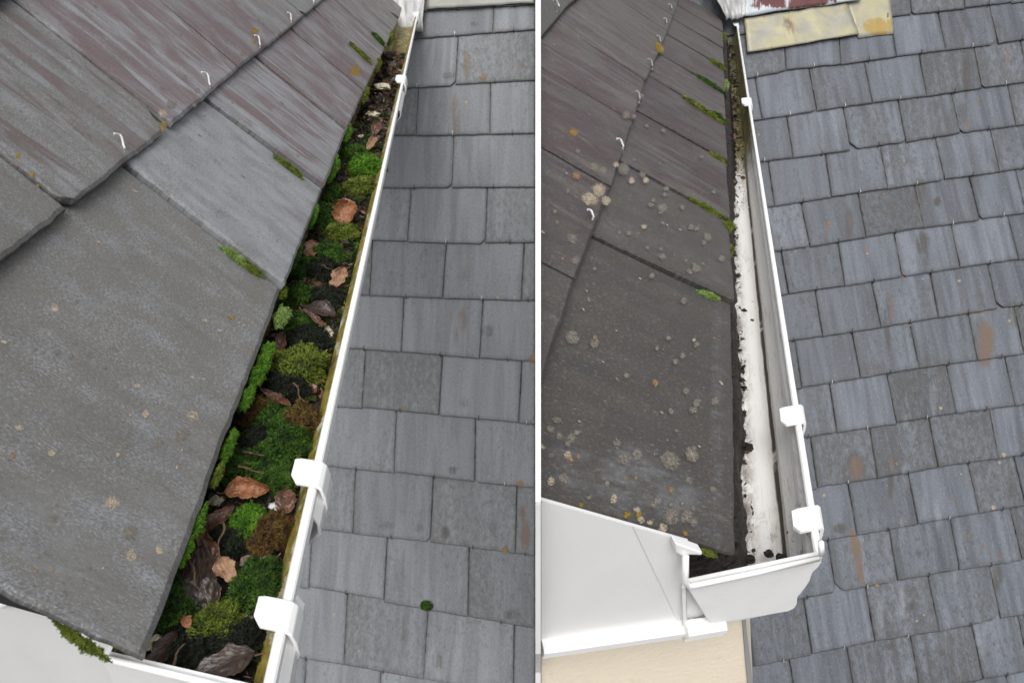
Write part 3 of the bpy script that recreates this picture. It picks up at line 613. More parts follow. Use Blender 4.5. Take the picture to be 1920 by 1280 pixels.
# second course, its feet on the course line
c2 = [(-215, 668), (118, 407), (314, 249), (442, 137), (516, 79), (566, 36), (602, 5), (630, -20), (655, -42)]
u2 = [(-640, 380), (-235, 122), (-90, -75), (190, -82), (330, -85), (405, -100), (450, -120), (490, -140), (520, -160)]
t2 = [(.2, .54, .5), (.5, .6, .3), (.7, .7, .0), (.95, .52, .0), (.5, .56, .3), (.3, .5, .4), (.3, .5, .4), (.3, .5, .4)]
rows2 = []
for k in range(8):
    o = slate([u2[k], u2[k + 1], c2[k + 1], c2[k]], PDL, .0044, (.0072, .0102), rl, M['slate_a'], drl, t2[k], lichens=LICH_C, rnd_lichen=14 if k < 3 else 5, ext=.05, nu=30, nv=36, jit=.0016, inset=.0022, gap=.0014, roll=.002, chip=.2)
    rows2.append(o)
# third course in the far corner
for k, (a, b, c, d) in enumerate([((-420, -60), (-150, -300), (48, -12), (-170, 120)), ((-150, -300), (60, -420), (150, -110), (48, -12))]):
    slate([a, b, c, d], PDL, .0055, (.0145, .018), rl, M['slate_a'], drl, (.2, .5, .5), rnd_lichen=6, ext=.02, nu=14, nv=14)
for (x, y, dx, dy, k) in [(232, 303, -32, -28, 1), (393, 180, -26, -26, 2), (486, 101, -18, -20, 3), (544, 52, -13, -16, 4), (586, 16, -10, -12, 5)]:
    hook(rows2[k] if k < len(rows2) else rows2[-1], x, y, PDL, .0125, dx, dy, M['hook_pale'], .0010 * (.9 + .12 * k), .55)
mb = MB(); n = PDL[1]
prism(mb, [hit(x, y, PDL) - n * .014 for x, y in [(-900, 700), (120, -420), (700, -80), (748, 25), (290, 1140), (-160, 1000)]], -n * .02); mb.build('roof_deck', M['deck'], drl)

drr = empty('dormer_roof', EAVE_R); tag(drr, 'dark purple-grey slates with round lichen spots beside the cleaned gutter', 'roof', kind='thing')
LICH_RA = [(1070, 637, 14, 2), (1110, 648, 11, 2), (1111, 638, 5, 4), (1275, 571, 7, 2), (1215, 525, 6, 2), (1224, 660, 5, 2), (1258, 686, 7, 2), (1272, 674, 6, 2), (1168, 710, 6, 2), (1221, 725, 7, 4), (1245, 642, 5, 2), (1297, 654, 6, 2), (1293, 645, 4, 1), (1277, 741, 7, 2), (1297, 763, 9, 2), (1331, 760, 9, 2), (1290, 777, 8, 2), (1250, 778, 7, 2), (1260, 815, 4, 2), (1151, 835, 8, 2), (1040, 790, 8, 2), (1028, 808, 8, 2), (1067, 826, 11, 2), (1046, 820, 7, 2), (1077, 815, 6, 2), (1061, 836, 7, 2), (1030, 857, 6, 2), (1060, 855, 6, 1), (1285, 853, 12, 2), (1288, 860, 8, 1), (1163, 865, 14, 2), (1188, 858, 12, 2), (1248, 871, 20, 2), (1289, 862, 14, 2), (1133, 912, 7, 2), (1282, 909, 9, 2), (1326, 925, 7, 2), (1054, 900, 12, 2), (1030, 905, 9, 1), (1060, 856, 7, 1), (1250, 925, 6, 4), (1145, 940, 9, 1), (1187, 960, 7, 1), (1250, 975, 17, 2), (1278, 975, 14, 2), (1290, 985, 9, 2), (1225, 945, 8, 2), (1218, 953, 6, 2), (1250, 953, 5, 2), (1270, 950, 4, 2), (1290, 960, 5, 2), (1100, 936, 5, 2), (1085, 950, 5, 3), (1100, 970, 6, 3), (1190, 970, 6, 3), (1195, 980, 7, 1), (1210, 985, 6, 1), (1235, 995, 9, 1), (1170, 970, 8, 3), (1275, 1006, 5, 3), (1080, 860, 5, 4), (1065, 865, 6, 4), (1185, 902, 4, 4), (1165, 902, 3, 4), (1110, 510, 4, 2), (1100, 567, 5, 2), (1138, 1000, 4, 2)]
LICH_RB = [(1235, 400, 11, 2), (1165, 322, 12, 2), (1200, 333, 7, 2), (1206, 344, 6, 1), (1244, 360, 6, 2), (1241, 372, 5, 2), (1214, 392, 6, 2), (1219, 383, 4, 2), (1272, 397, 5, 2), (1235, 427, 5, 2), (1200, 434, 6, 1), (1288, 435, 7, 2), (1297, 438, 6, 2), (1317, 455, 9, 2), (1310, 466, 6, 2), (1233, 492, 7, 2), (1294, 517, 9, 2), (1282, 522, 7, 2), (1291, 509, 5, 2), (1342, 495, 7, 2), (1230, 477, 4, 2), (1206, 474, 4, 2), (1275, 500, 4, 2), (1307, 506, 4, 2), (1172, 446, 5, 2), (1155, 444, 4, 2), (1180, 345, 7, 1), (1330, 370, 5, 2), (1310, 301, 4, 2), (1240, 250, 5, 2), (1209, 240, 4, 2)]
LICH_RC = [(1062, 463, 12, 2), (1067, 504, 10, 2), (1113, 370, 14, 1), (1095, 388, 16, 1), (1125, 390, 10, 1), (1105, 326, 9, 2), (1120, 333, 10, 2), (1072, 343, 8, 4), (1066, 260, 7, 3), (1070, 262, 6, 4), (1166, 228, 9, 2), (1180, 230, 5, 2), (1055, 372, 5, 2), (1075, 296, 5, 2), (1145, 322, 6, 1), (1030, 412, 5, 2), (1034, 431, 4, 2), (1231, 100, 9, 3), (1228, 93, 6, 3), (1062, 17, 7, 3), (1195, 190, 5, 2)]
rr = random.Random(5)
e_r = [(1372, 1040), (1365, 577), (1360.5, 421), (1358, 308), (1356.5, 232), (1355.5, 178), (1354.5, 131), (1353.6, 95), (1353, 64), (1352, 36)]
c_r = [(960, 880), (1111, 446), (1163, 304), (1197, 211), (1220, 146), (1237, 103), (1251, 66), (1262, 37), (1271, 12), (1279, -8)]
tR = [(.04, .36, .40), (.14, .40, .30), (.7, .42, .0), (1.1, .38, .0), (.6, .56, .1), (.95, .42, .0), (.6, .56, .2), (.7, .48, .1), (.7, .48, .1)]
stR = [(1180, 900, 80, 70, 2, .6), (1080, 880, 50, 60, 2, .55), (1160, 430, 50, 20, 2, .5), (1345, 800, 14, 300, 2, .5), (1260, 930, 60, 50, 2, .6), (1330, 960, 40, 60, 2, .45), (1200, 700, 160, 160, 1, .35)]
import bmesh
def seam_cut(o, xs=1014.0):
    """this roof is sawn off straight where it meets the stand-in seam board"""
    loc = np.zeros(3); q = o
    while q is not None: loc = loc + np.array(q.location); q = q.parent
    nn = nrm(np.cross(CY, ray(xs, 640))); nn = nn if nn @ CX > 0 else -nn
    bm = bmesh.new(); bm.from_mesh(o.data)
    bmesh.ops.bisect_plane(bm, geom=bm.verts[:] + bm.edges[:] + bm.faces[:], plane_co=Vector(CAM - loc), plane_no=Vector(-nn), clear_outer=True)
    bmesh.ops.holes_fill(bm, edges=[e for e in bm.edges if e.is_boundary and all(abs((np.array(v.co) + loc - CAM) @ nn) < 1e-5 for v in e.verts)], sides=0)
    bm.to_mesh(o.data); bm.free()
rows1r = []
for k in range(9):
    q = [c_r[k], c_r[k + 1], e_r[k + 1], e_r[k]]
    ext = .18
    if k == 0:
        q = [(937, 918), (1111, 446), (1365, 577), (1372, 1040)]; ext = .05
    up_ = 0
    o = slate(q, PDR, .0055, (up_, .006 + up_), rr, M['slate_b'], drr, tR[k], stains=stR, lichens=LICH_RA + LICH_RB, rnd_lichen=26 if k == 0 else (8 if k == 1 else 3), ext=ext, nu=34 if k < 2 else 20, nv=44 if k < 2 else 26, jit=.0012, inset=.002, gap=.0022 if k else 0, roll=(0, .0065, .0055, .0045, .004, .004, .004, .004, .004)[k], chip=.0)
    seam_cut(o); rows1r.append(o)
c2r = [(990, 765), (1067, 538), (1137, 362), (1180, 238), (1205, 160), (1227, 113), (1247, 66), (1259, 36), (1268, 10), (1276, -12)]
u2r = [(800, 640), (905, 447), (970, 262), (990, 124), (1020, 38), (1085, 8), (1142, -4), (1185, -10), (1215, -24), (1235, -40)]
tR2 = [(.2, .46, .3), (.6, .54, .15), (.75, .6, .05), (.75, .7, .0), (.6, .8, .1), (.5, .78, .25), (.6, .7, .2), (.6, .66, .2), (.6, .66, .2)]
rows2r = []
for k in range(9):
    q = [u2r[k], u2r[k + 1], c2r[k + 1], c2r[k]]
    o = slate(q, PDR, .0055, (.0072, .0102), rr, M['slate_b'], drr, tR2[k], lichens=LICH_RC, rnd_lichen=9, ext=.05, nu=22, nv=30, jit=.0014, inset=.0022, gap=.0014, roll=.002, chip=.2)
    seam_cut(o); rows2r.append(o)
for q in ([(880, -60), (930, -150), (1056, 26), (980, 118)], [(930, -150), (1040, -120), (1098, -10), (1056, 26)], [(1040, -120), (1110, -110), (1150, -50), (1098, -10)]):
    o = slate(q, PDR, .0055, (.0145, .018), rr, M['slate_b'], drr, (.3, .6, .5), rnd_lichen=4, ext=.0, nu=12, nv=12, jit=.001, chip=0); seam_cut(o)
for (x, y, dx, dy, k) in [(1104, 427, -18, -13, 1), (1163, 292, -19, -14, 2), (1195, 203, -14, -17, 3), (1220, 139, -14, -15, 4), (1235, 92, -11, -13, 5), (1247, 55, -9, -10, 6), (1257, 27, -9, -9, 7)]:
    hook(rows2r[k], x, y, PDR, .0125, dx, dy, M['hook_pale'] if k in (1, 2) else M['hook'], .0011 * (.9 + .15 * k), .5)
hook(rows2r[4], 1038, 41, PDR, .023, -16, -13, M['hook'], .0022, .4)
mb = MB(); n = PDR[1]
prism(mb, [hit(x, y, PDR) - n * .013 for x, y in [(1080, 900), (1080, -80), (1300, -80), (1340, 20), (1350, 1000)]], -n * .012); mb.build('roof_deck', M['deck'], drr)

# ------------------------------------------------------------------ gutters
# cross-section: a = metres inward from the outer rim, b = height above the rim
PROF_L = [(0, 0), (.001, -.008), (.008, -.013), (.0145, -.021), (.017, -.031), (.024, -.040), (.025, -.052), (.032, -.060), (.090, -.060), (.097, -.054), (.100, -.004)]
INN_L = [(.0035, 0), (.0042, -.006), (.0105, -.0115), (.0172, -.0192), (.0198, -.0295), (.0268, -.0385), (.028, -.050), (.034, -.0572), (.088, -.0572), (.0945, -.052), (.0970, -.004)]
PROF_R = [(0, 0), (-.001, -.006), (-.0022, -.011), (.001, -.016), (.0012, -.021), (.0006, -.027), (.0025, -.036), (.006, -.046), (.0040, -.054), (.005, -.0592), (.009, -.0622), (.090, -.0612), (.1, -.054), (.109, -.004)]
INN_R = [(.0035, 0), (.0022, -.006), (.0012, -.0105), (.0038, -.0150), (.0041, -.021), (.0034, -.0265), (.0052, -.0355), (.0086, -.0455), (.0069, -.0535), (.0078, -.0568), (.0105, -.0588), (.088, -.0585), (.0975, -.052), (.1060, -.004)]
def gp(rim, L, g, a, b, s): return rim - L * a + UP * b + g * s
def gutter(name, rim, L, g, s0, s1, lining, label, PROF, INN, steps=60):
    root = empty(name, rim + g * s0 - UP * .06); tag(root, label, 'gutter')
    mb = MB(); nP, nI = len(PROF), len(INN); prevO = prevI = None; vd = [0]
    for i in range(1, nI): vd.append(vd[-1] + math.dist(INN[i], INN[i - 1]))
    for k in range(steps + 1):
        s = lerp(s0, s1, k / steps); wob = .0006 * fbm(s * 3, 0, 1)
        O = [mb.vert(gp(rim, L, g, a + wob, b, s)) for a, b in PROF]; I = [mb.vert(gp(rim, L, g, a + wob, b, s)) for a, b in INN]
        if prevO:
            ps = lerp(s0, s1, (k - 1) / steps)
            for i in range(nP - 1): mb.face((prevO[i], prevO[i + 1], O[i + 1], O[i]), 0)
            for i in range(nI - 1): mb.face((prevI[i + 1], prevI[i], I[i], I[i + 1]), 1, [(-ps, vd[i + 1]), (-ps, vd[i]), (-s, vd[i]), (-s, vd[i + 1])])
            mb.face((prevO[0], O[0], I[0], prevI[0]), 0); mb.face((prevO[-1], prevI[-1], I[-1], O[-1]), 0)
        else: [mb.face((O[i], O[i + 1], I[i + 1], I[i]), 0) for i in range(nP - 1)]
        prevO, prevI = O, I
    [mb.face((prevO[i + 1], prevO[i], prevI[i], prevI[i + 1]), 0) for i in range(nP - 1)]
    ch = mb.build('channel', [M['pvc'], lining], root)
    # rolled bead along the outer rim
    mb = MB(); pts = [gp(rim, L, g, .0018, .0012, lerp(s0, s1, k / 40)) for k in range(41)]
    sec = [(-.0022, -.006), (-.0022, .001), (-.0012, .0022), (.0032, .0022), (.0044, .001), (.0044, -.0015), (.0036, -.0022), (-.0012, -.0022)]
    pv = None
    for k in range(41):
        s = lerp(s0, s1, k / 40); R = [mb.vert(gp(rim, L, g, a, b, s)) for a, b in sec]
        if pv: [mb.face((pv[i], pv[(i + 1) % 8], R[(i + 1) % 8], R[i]), 0) for i in range(8)]
        else: mb.face(R, 0)
        pv = R
    mb.face(pv[::-1], 0); mb.build('rim', M['pvc'], root)
    return root
sdist = lambda P, rim, g: (np.asarray(P) - rim) @ g
FAR_L = on_line(510, 1280, 2.7 * 175 / 1430, VPL, 24); FAR_R = on_line(1537, 1045, 2.62 * 220 / 1215, VPR, 45)
sL1 = sdist(FAR_L, RIM_L, gL); sR1 = sdist(FAR_R, RIM_R, gR)
sL0 = sdist(at(504, 1307, 2.7 * 175 / 1457), RIM_L, gL)
gl = gutter('gutter', RIM_L, LL, gL, sL0, sL1, M['lining_l'], 'white plastic gutter packed with moss and dead leaves', PROF_L, INN_L)
gr = gutter('gutter', RIM_R, LR, gR, 0.0, sR1, M['lining_r'], 'cleaned white plastic gutter with black silt streaks', PROF_R, INN_R)

def bracket(root, rim, L, g, s, w, drop=True, sc=1.0, tab=.017, name='bracket', steep=False):
    """clip: a tab reaching in over the channel, bent over the rim and down the outside"""
    mb = MB(); th = .003 * sc
    top = [(tab, .0048, .30), (tab * .72, .0052, .0), (.004, .0054, 0), (-.0035, .0050, 0), (-.0066, .0022, 0), (-.0080, -.006, 0), (-.0076, -.016, .0), (-.0048, -.0245, 0), (-.0005, -.031, 0), (.0055, -.0365, 0), (.011, -.043, 0)]
    if steep: top = top[:6] + [(-.0078, -.014, 0), (-.0062, -.0195, 0), (-.0050, -.025, 0), (-.0044, -.031, 0), (-.0022, -.038, 0)]
    o1, o2, i1, i2 = [], [], [], []
    for k, (a, b, cut) in enumerate(top):
        pa, pb = top[max(0, k - 1)][:2]; na, nb = top[min(len(top) - 1, k + 1)][:2]
        tx, ty = na - pa, nb - pb; l = math.hypot(tx, ty); nx, ny = ty / l, -tx / l
        if nx * 0 + ny < 0 and k < 3: nx, ny = -nx, -ny
        if k >= 3 and nx > 0: nx, ny = -nx, -ny
        lo = s + w * cut; hi = s + w * (1 - cut * .15)
        o1.append(mb.vert(gp(rim, L, g, a, b, lo))); o2.append(mb.vert(gp(rim, L, g, a, b, hi)))
        i1.append(mb.vert(gp(rim, L, g, a - nx * th, b - ny * th, lo))); i2.append(mb.vert(gp(rim, L, g, a - nx * th, b - ny * th, hi)))
    for k in range(len(top) - 1):
        mb.face((o1[k], o2[k], o2[k + 1], o1[k + 1])); mb.face((i2[k], i1[k], i1[k + 1], i2[k + 1]))
        mb.face((o1[k], o1[k + 1], i1[k + 1], i1[k])); mb.face((o2[k + 1], o2[k], i2[k], i2[k + 1]))
    mb.face((o2[0], o1[0], i1[0], i2[0])); mb.face((o1[-1], o2[-1], i2[-1], i1[-1]))
    o = mb.build(name, M['pvc'], root); bevel(o, .0012 * sc, 2); return o
def s_at(rim0, vp, rim, g, y): return sdist(on_line(*rim0, vp, y), rim, g)
rl0 = (510, 1280, 2.7 * 175 / 1430); rr0 = (1537, 1045, 2.62 * 220 / 1215)
for y0, y1, kw in [(920, 873, dict(tab=.018)), (1192, 1134, dict(tab=.018)), (158, 145, dict(tab=.02, sc=1.3)), (33, 25, dict(tab=.02, sc=1.3))]:
    a, b = s_at(rl0, VPL, RIM_L, gL, y0), s_at(rl0, VPL, RIM_L, gL, y1); bracket(gl, RIM_L, LL, gL, a, b - a, **kw)
# union sleeves that bulge below the clips
def sleeve(root, rim, L, g, s, w, sec=None):
    mb = MB(); sec = sec or [(-.0024, -.004), (-.0056, -.012), (-.0048, -.0205), (.0015, -.029), (.0125, -.040), (.0245, -.0445), (.0255, -.054), (.034, -.063), (.05, -.063)]
    R = []
    for k in range(2): R.append([mb.vert(gp(rim, L, g, a, b, s + w * k)) for a, b in sec]); 
    Q = []
    for k in range(2): Q.append([mb.vert(gp(rim, L, g, a + .002, b + .001, s + w * k)) for a, b in sec])
    for i in range(len(sec) - 1):
        mb.face((R[0][i], R[0][i + 1], R[1][i + 1], R[1][i])); mb.face((Q[0][i + 1], Q[0][i], Q[1][i], Q[1][i + 1]))
        mb.face((R[0][i + 1], R[0][i], Q[0][i], Q[0][i + 1])); mb.face((R[1][i], R[1][i + 1], Q[1][i + 1], Q[1][i]))
    mb.face((R[0][0], R[1][0], Q[1][0], Q[0][0])); mb.face((R[0][-1], Q[0][-1], Q[1][-1], R[1][-1]))
    mb.build('sleeve', M['pvc'], root)
for y0, y1 in [(1290, 1105), (960, 905), (200, 165)]:
    a, b = s_at(rl0, VPL, RIM_L, gL, y0), s_at(rl0, VPL, RIM_L, gL, y1); sleeve(gl, RIM_L, LL, gL, a, b - a)
for y0, y1, kw in [(800, 766, dict(tab=.02)), (998, 955, dict(tab=.02, sc=1.2)), (200, 187, dict(tab=.022, sc=1.3)), (50, 42, dict(tab=.02, sc=1.3))]:
    a, b = s_at(rr0, VPR, RIM_R, gR, y0), s_at(rr0, VPR, RIM_R, gR, y1); bracket(gr, RIM_R, LR, gR, a, b - a, steep=True, **kw)
a, b = s_at(rr0, VPR, RIM_R, gR, 240), s_at(rr0, VPR, RIM_R, gR, 190); sleeve(gr, RIM_R, LR, gR, a, b - a, [(a_ - .0022, b_ - .001) for a_, b_ in PROF_R[1:11]])

# stop end of the cleaned gutter, its outline as the photo shows it
def on_end(px, off=0.0): return [hit(x, y, PER, off) for x, y in px]
STOP = [(1284, 1094), (1292, 1097), (1534, 1046), (1541, 1042), (1541, 1054), (1536, 1062), (1525, 1070), (1521, 1078), (1519, 1088), (1510, 1101), (1500, 1112), (1494, 1119), (1495, 1132), (1490, 1140), (1478, 1146), (1338, 1170), (1328, 1164)]
nE = PER[1]
mb = MB(); prism(mb, on_end(STOP, .004), -nE * .006); o = mb.build('stop_end', M['pvc'], gr); bevel(o, .0012)
mb = MB(); edge = [(1286, 1042), (1284, 1088), (1291, 1098), (1300, 1097), (1420, 1072), (1534, 1046), (1541, 1038), (1539, 1016)]
tube(mb, [hit(x, y, PER, .006) for x, y in edge], .0022, 8); o = mb.build('stop_end_rim', M['pvc'], gr); 
for f in o.data.polygons: f.use_smooth = True
# back clip where the channel hooks to the fascia
mb = MB(); prism(mb, on_end([(1266, 1018), (1318, 1036), (1316, 1041), (1291, 1040), (1291, 1076), (1286, 1084), (1284, 1046), (1268, 1036)], .004), -nE * .008); o = mb.build('back_clip', M['pvc'], gr); bevel(o, .002)

# ------------------------------------------------------------------ fascia boards, wall
fr = empty('fascia_board', hit(1150, 1180, PER)); tag(fr, 'white plastic fascia board with moulded lower lip above the cream wall', 'fascia board')
mb = MB(); prism(mb, on_end([(1015, 938), (1292, 1016), (1292, 1096), (1330, 1160), (1274, 1168), (1015, 1203)], -.006), -nE * .003); mb.build('board', M['pvc_board'], fr)
mb = MB(); prism(mb, on_end([(1187, 987), (1290, 1016), (1290, 1094), (1302, 1092), (1346, 1172), (1278, 1178)], -.0052), -nE * .0006); o = mb.build('corner_cover', M['pvc_board'], fr)
# lip: a swept moulding along the lower edge
mb = MB(); pv = None
lipsec = [(0, .004), (.006, .0035), (.009, 0), (.009, -.004), (.006, -.007), (.0065, -.010), (.0035, -.0125), (0, -.013)]
A, B = hit(1015, 1204, PER, -.006), hit(1279, 1167, PER, -.006)
for P in (A, B):
    R = [mb.vert(P + nE * a + UP * b) for a, b in lipsec]
    if pv: [mb.face((pv[i], R[i], R[(i + 1) % 8], pv[(i + 1) % 8])) for i in range(8)]; mb.face(R[::-1])
    else: mb.face(R)
    pv = R
mb.build('lip', M['pvc'], fr)
mb = MB(); pv = None
for P in (hit(1281, 1169, PER, -.002), hit(1352, 1158, PER, -.002)):
    R = [mb.vert(P + nE * a * 1.15 + UP * b * 1.15) for a, b in lipsec]
    if pv: [mb.face((pv[i], R[i], R[(i + 1) % 8], pv[(i + 1) % 8])) for i in range(8)]; mb.face(R[::-1])
    else: mb.face(R)
    pv = R
mb.build('lip_clip', M['pvc'], fr)
mb = MB(); c = hit(1294, 1160, PER, -.0050); bx = np.cross(nE, UP); k = [mb.vert(c + (LR * math.cos(q * .5236) + UP * math.sin(q * .5236)) * .0022 + nE * .0008) for q in range(12)]; kc = mb.vert(c + nE * .0022); [mb.face((kc, k[q], k[(q + 1) % 12])) for q in range(12)]; mb.build('screw_cap', M['pvc'], fr)

w0 = hit(1392, 1150, PER, -.035)
wdn = nrm(ray(1640, 2900)); wn_ = nrm(np.cross(LR, wdn)); wn_ = wn_ if wn_ @ (CAM - w0) > 0 else -wn_
PW = (w0, wn_)
mb = MB(); prism(mb, [hit(x, y, PW) for x, y in [(1015, 1180), (1391, 1120), (1414, 1340), (1015, 1420)]], gR * 1.2)
dw = mb.build('rendered_wall', M['wall']); tag(dw, 'cream rendered dormer wall below the white fascia board', 'wall', kind='thing')
mb = MB(); edge = [hit(x, y, PW, .002) for x, y in [(1391, 1140), (1397, 1140), (1400, 1180), (1408, 1240), (1413, 1300), (1415, 1345), (1408, 1345), (1404, 1300), (1398, 1230)]]
prism(mb, edge, -wn_ * .006); o = mb.build('corner_flashing', M['lead_pale']); tag(o, 'thin grey lead strip down the corner of the cream wall', 'flashing')

# left fascia and stop end under the big slate
fl = empty('fascia_board', hit(150, 1260, PEL)); tag(fl, 'plain white fascia board under the large lichen-spotted corner slate', 'fascia board')
nEl = PEL[1]
mb = MB(); prism(mb, [hit(x, y, PEL, -.016) for x, y in [(-200, 980), (0, 1072), (190, 1180), (206, 1236), (230, 1420), (-200, 1400)]], -nEl * .02); mb.build('board', M['pvc_board'], fl)
mb = MB(); prism(mb, [hit(x, y, PEL, -.0135) for x, y in [(138, 1160), (200, 1190), (216, 1240), (262, 1420), (170, 1420)]], -nEl * .002); mb.build('corner_cover', M['pvc_board'], fl)
c = hit(6, 1128, PEL, -.015); mb = MB(); tube(mb, [c - nEl * .002, c + nEl * .0015, c + nEl * .003], [.0035, .0035, .0018], 12); mb.build('screw_cap', M['pvc'], fl)
mb = MB(); prism(mb, [hit(x, y, PEL, .0) for x, y in [(198, 1234), (510, 1306), (500, 1420), (250, 1420)]], -nEl * .004); mb.build('stop_end', M['pvc'], gl)
mb = MB(); tube(mb, [hit(x, y, PEL, .001) for x, y in [(190, 1231), (210, 1236), (380, 1277), (512, 1309)]], .0019, 8); o = mb.build('stop_end_rim', M['pvc'], gl)
for f in o.data.polygons: f.use_smooth = True

# ------------------------------------------------------------------ lead flashings
def sheet(name, px, plane, off, mat, parent, amp=.006, stain=None, nu=26, nv=14, rng=random.Random(3), curve=None):
    TL, TR, BR, BL = [hit(x, y, plane) for x, y in px]; mb = SM(); ids = {}; s0 = rng.random() * 40; n = plane[1]
    for j in range(nv + 1):
        for i in range(nu + 1):
            u, v = i / nu, j / nv
            uu = u; vv = v + (.03 * fbm(u * 5, s0, 0) if j in (0, nv) else 0)
            P = lerp(lerp(TL, TR, uu), lerp(BL, BR, uu), vv) + n * (off + amp * fbm(u * 5, v * 3, s0) + (curve(u, v) if curve else 0))
            x, y = proj(P); st = 0
            for (sx, sy, rx, ry, a) in stain or []: st = max(st, a * (1 - smooth(.2, 1.6, ((x - sx) / rx) ** 2 + ((y - sy) / ry) ** 2)))
            wd, ht = np.linalg.norm(TR - TL), np.linalg.norm(BL - TL)
            ids[i, j] = mb.add(P, (0, .5, 0), (st, 0, 0), .1, (u * wd + s0, v * ht))
    low = {k: mb.add(np.array(mb.v[q]) - n * .004, (0, .5, 0), (0, 0, 0), .1, mb.u[q]) for k, q in ids.items()}
    for j in range(nv):
        for i in range(nu):
            mb.quad(ids[i, j], ids[i, j + 1], ids[i + 1, j + 1], ids[i + 1, j]); mb.quad(low[i, j], low[i + 1, j], low[i + 1, j + 1], low[i, j + 1])
    for i in range(nu):
        mb.quad(ids[i, nv], low[i, nv], low[i + 1, nv], ids[i + 1, nv]); mb.quad(ids[i + 1, 0], low[i + 1, 0], low[i, 0], ids[i, 0])
    for j in range(nv):
        mb.quad(ids[0, j], low[0, j], low[0, j + 1], ids[0, j + 1]); mb.quad(ids[nu, j + 1], low[nu, j + 1], low[nu, j], ids[nu, j])
    o = mb.build(name, mat, parent)
    for f in o.data.polygons: f.use_smooth = True
    return o
lf = empty('lead_flashing', hit(850, 20, PML)); tag(lf, 'dull olive-grey lead flashing across the top of the smooth grey slates', 'flashing')
sheet('apron', [(800, -60), (1004, -70), (1004, 12), (804, 23)], PML, .024, M['lead_olive'], lf, .004)
sheet('valley_piece', [(690, -60), (806, -60), (801, 70), (735, 76)], PML, .05, M['lead_pale'], lf, .03, curve=lambda u, v: .06 * (1 - u) ** 2)
rf = empty('lead_flashing', hit(1500, 60, PMR)); tag(rf, 'yellowed lead flashing with dark red streaks above the cleaned gutter', 'flashing')
sheet('apron', [(1392, 42), (1582, 12), (1606, 70), (1398, 105)], PMR, .024, M['lead_yellow'], rf, .008, stain=[(1430, 70, 40, 40, .0), (1525, 50, 36, 18, .35)])
sheet('side_apron', [(1582, 0), (1664, -12), (1672, 67), (1606, 75)], PMR, .0145, M['lead_yellow'], rf, .001, stain=[(1650, 50, 40, 20, .8)], nu=14, nv=8)
sheet('upper_apron', [(1392, -70), (1606, -90), (1609, 9), (1388, 40)], PMR, .034, M['lead_red'], rf, .006, stain=[(1490, -12, 90, 32, 1.0), (1420, 10, 20, 10, .6), (1480, 34, 50, 4, .5)])
sheet('valley_piece', [(1290, -70), (1400, -70), (1388, 44), (1345, 62)], PMR, .05, M['lead_pale'], rf, .03, curve=lambda u, v: .05 * (1 - u) ** 2)

# ------------------------------------------------------------------ leaf mould in the gutters
def mould(name, rim, L, g, s0, s1, a0, a1, level, mat, nS, nA, amp, seed, edge_fn=None, ends=.004):
    mb = MB(); ids = {}
    for i in range(nS + 1):
        s = s0 + (s1 - s0) * (i / nS) ** 1.5
        for j in range(nA + 1):
            v = j / nA; aa0 = a0 if edge_fn is None else edge_fn(s)
            a = lerp(aa0, a1, v)
            b = level(s, v) + amp * (fbm(s * 45, a * 60, seed, 4) + .7 * fbm(s * 160, a * 190, seed + 4, 3))
            if edge_fn is not None and j == 0: b = -.0595
            ids[i, j] = mb.vert(gp(rim, L, g, a, b, s))
    for i in range(nS):
        for j in range(nA): mb.face((ids[i, j], ids[i + 1, j], ids[i + 1, j + 1], ids[i, j + 1]))
    o = mb.build(name, mat, smooth=True); return o
o = mould('leaf_mould', RIM_L, LL, gL, sL0 + .004, s_at(rl0, VPL, RIM_L, gL, 78), .0185, .0955, lambda s, v: -.0255 - .012 * smooth(.9, 1.7, s) + .004 * math.sin(v * 3), M['soil'], 640, 26, .0085, 3)
tag(o, 'wet black leaf mould filling the clogged gutter', 'leaf mould', kind='stuff')
SILT = [(-.01, .050), (0.0, .047), (.05, .0437), (.08, .0425), (.148, .0454), (.2, .040), (.327, .0422), (.452, .0432), (.616, .0426), (.837, .0396), (1.046, .0303), (1.375, .0290), (1.9, .03)]
def silt_edge(s): return float(np.interp(s, [q[0] for q in SILT], [q[1] for q in SILT])) + .0045 * fbm(s * 34, 1, 5, 4) * 2
o = mould('black_silt', RIM_R, LR, gR, .006, sR1 - .12, .04, .1045, lambda s, v: -.0575 + .030 * smooth(.0, .25, v), M['soil_r'], 760, 24, .0055, 8, edge_fn=silt_edge)
tag(o, 'crumbly black silt lying along the slate side of the cleaned gutter', 'silt', kind='stuff')

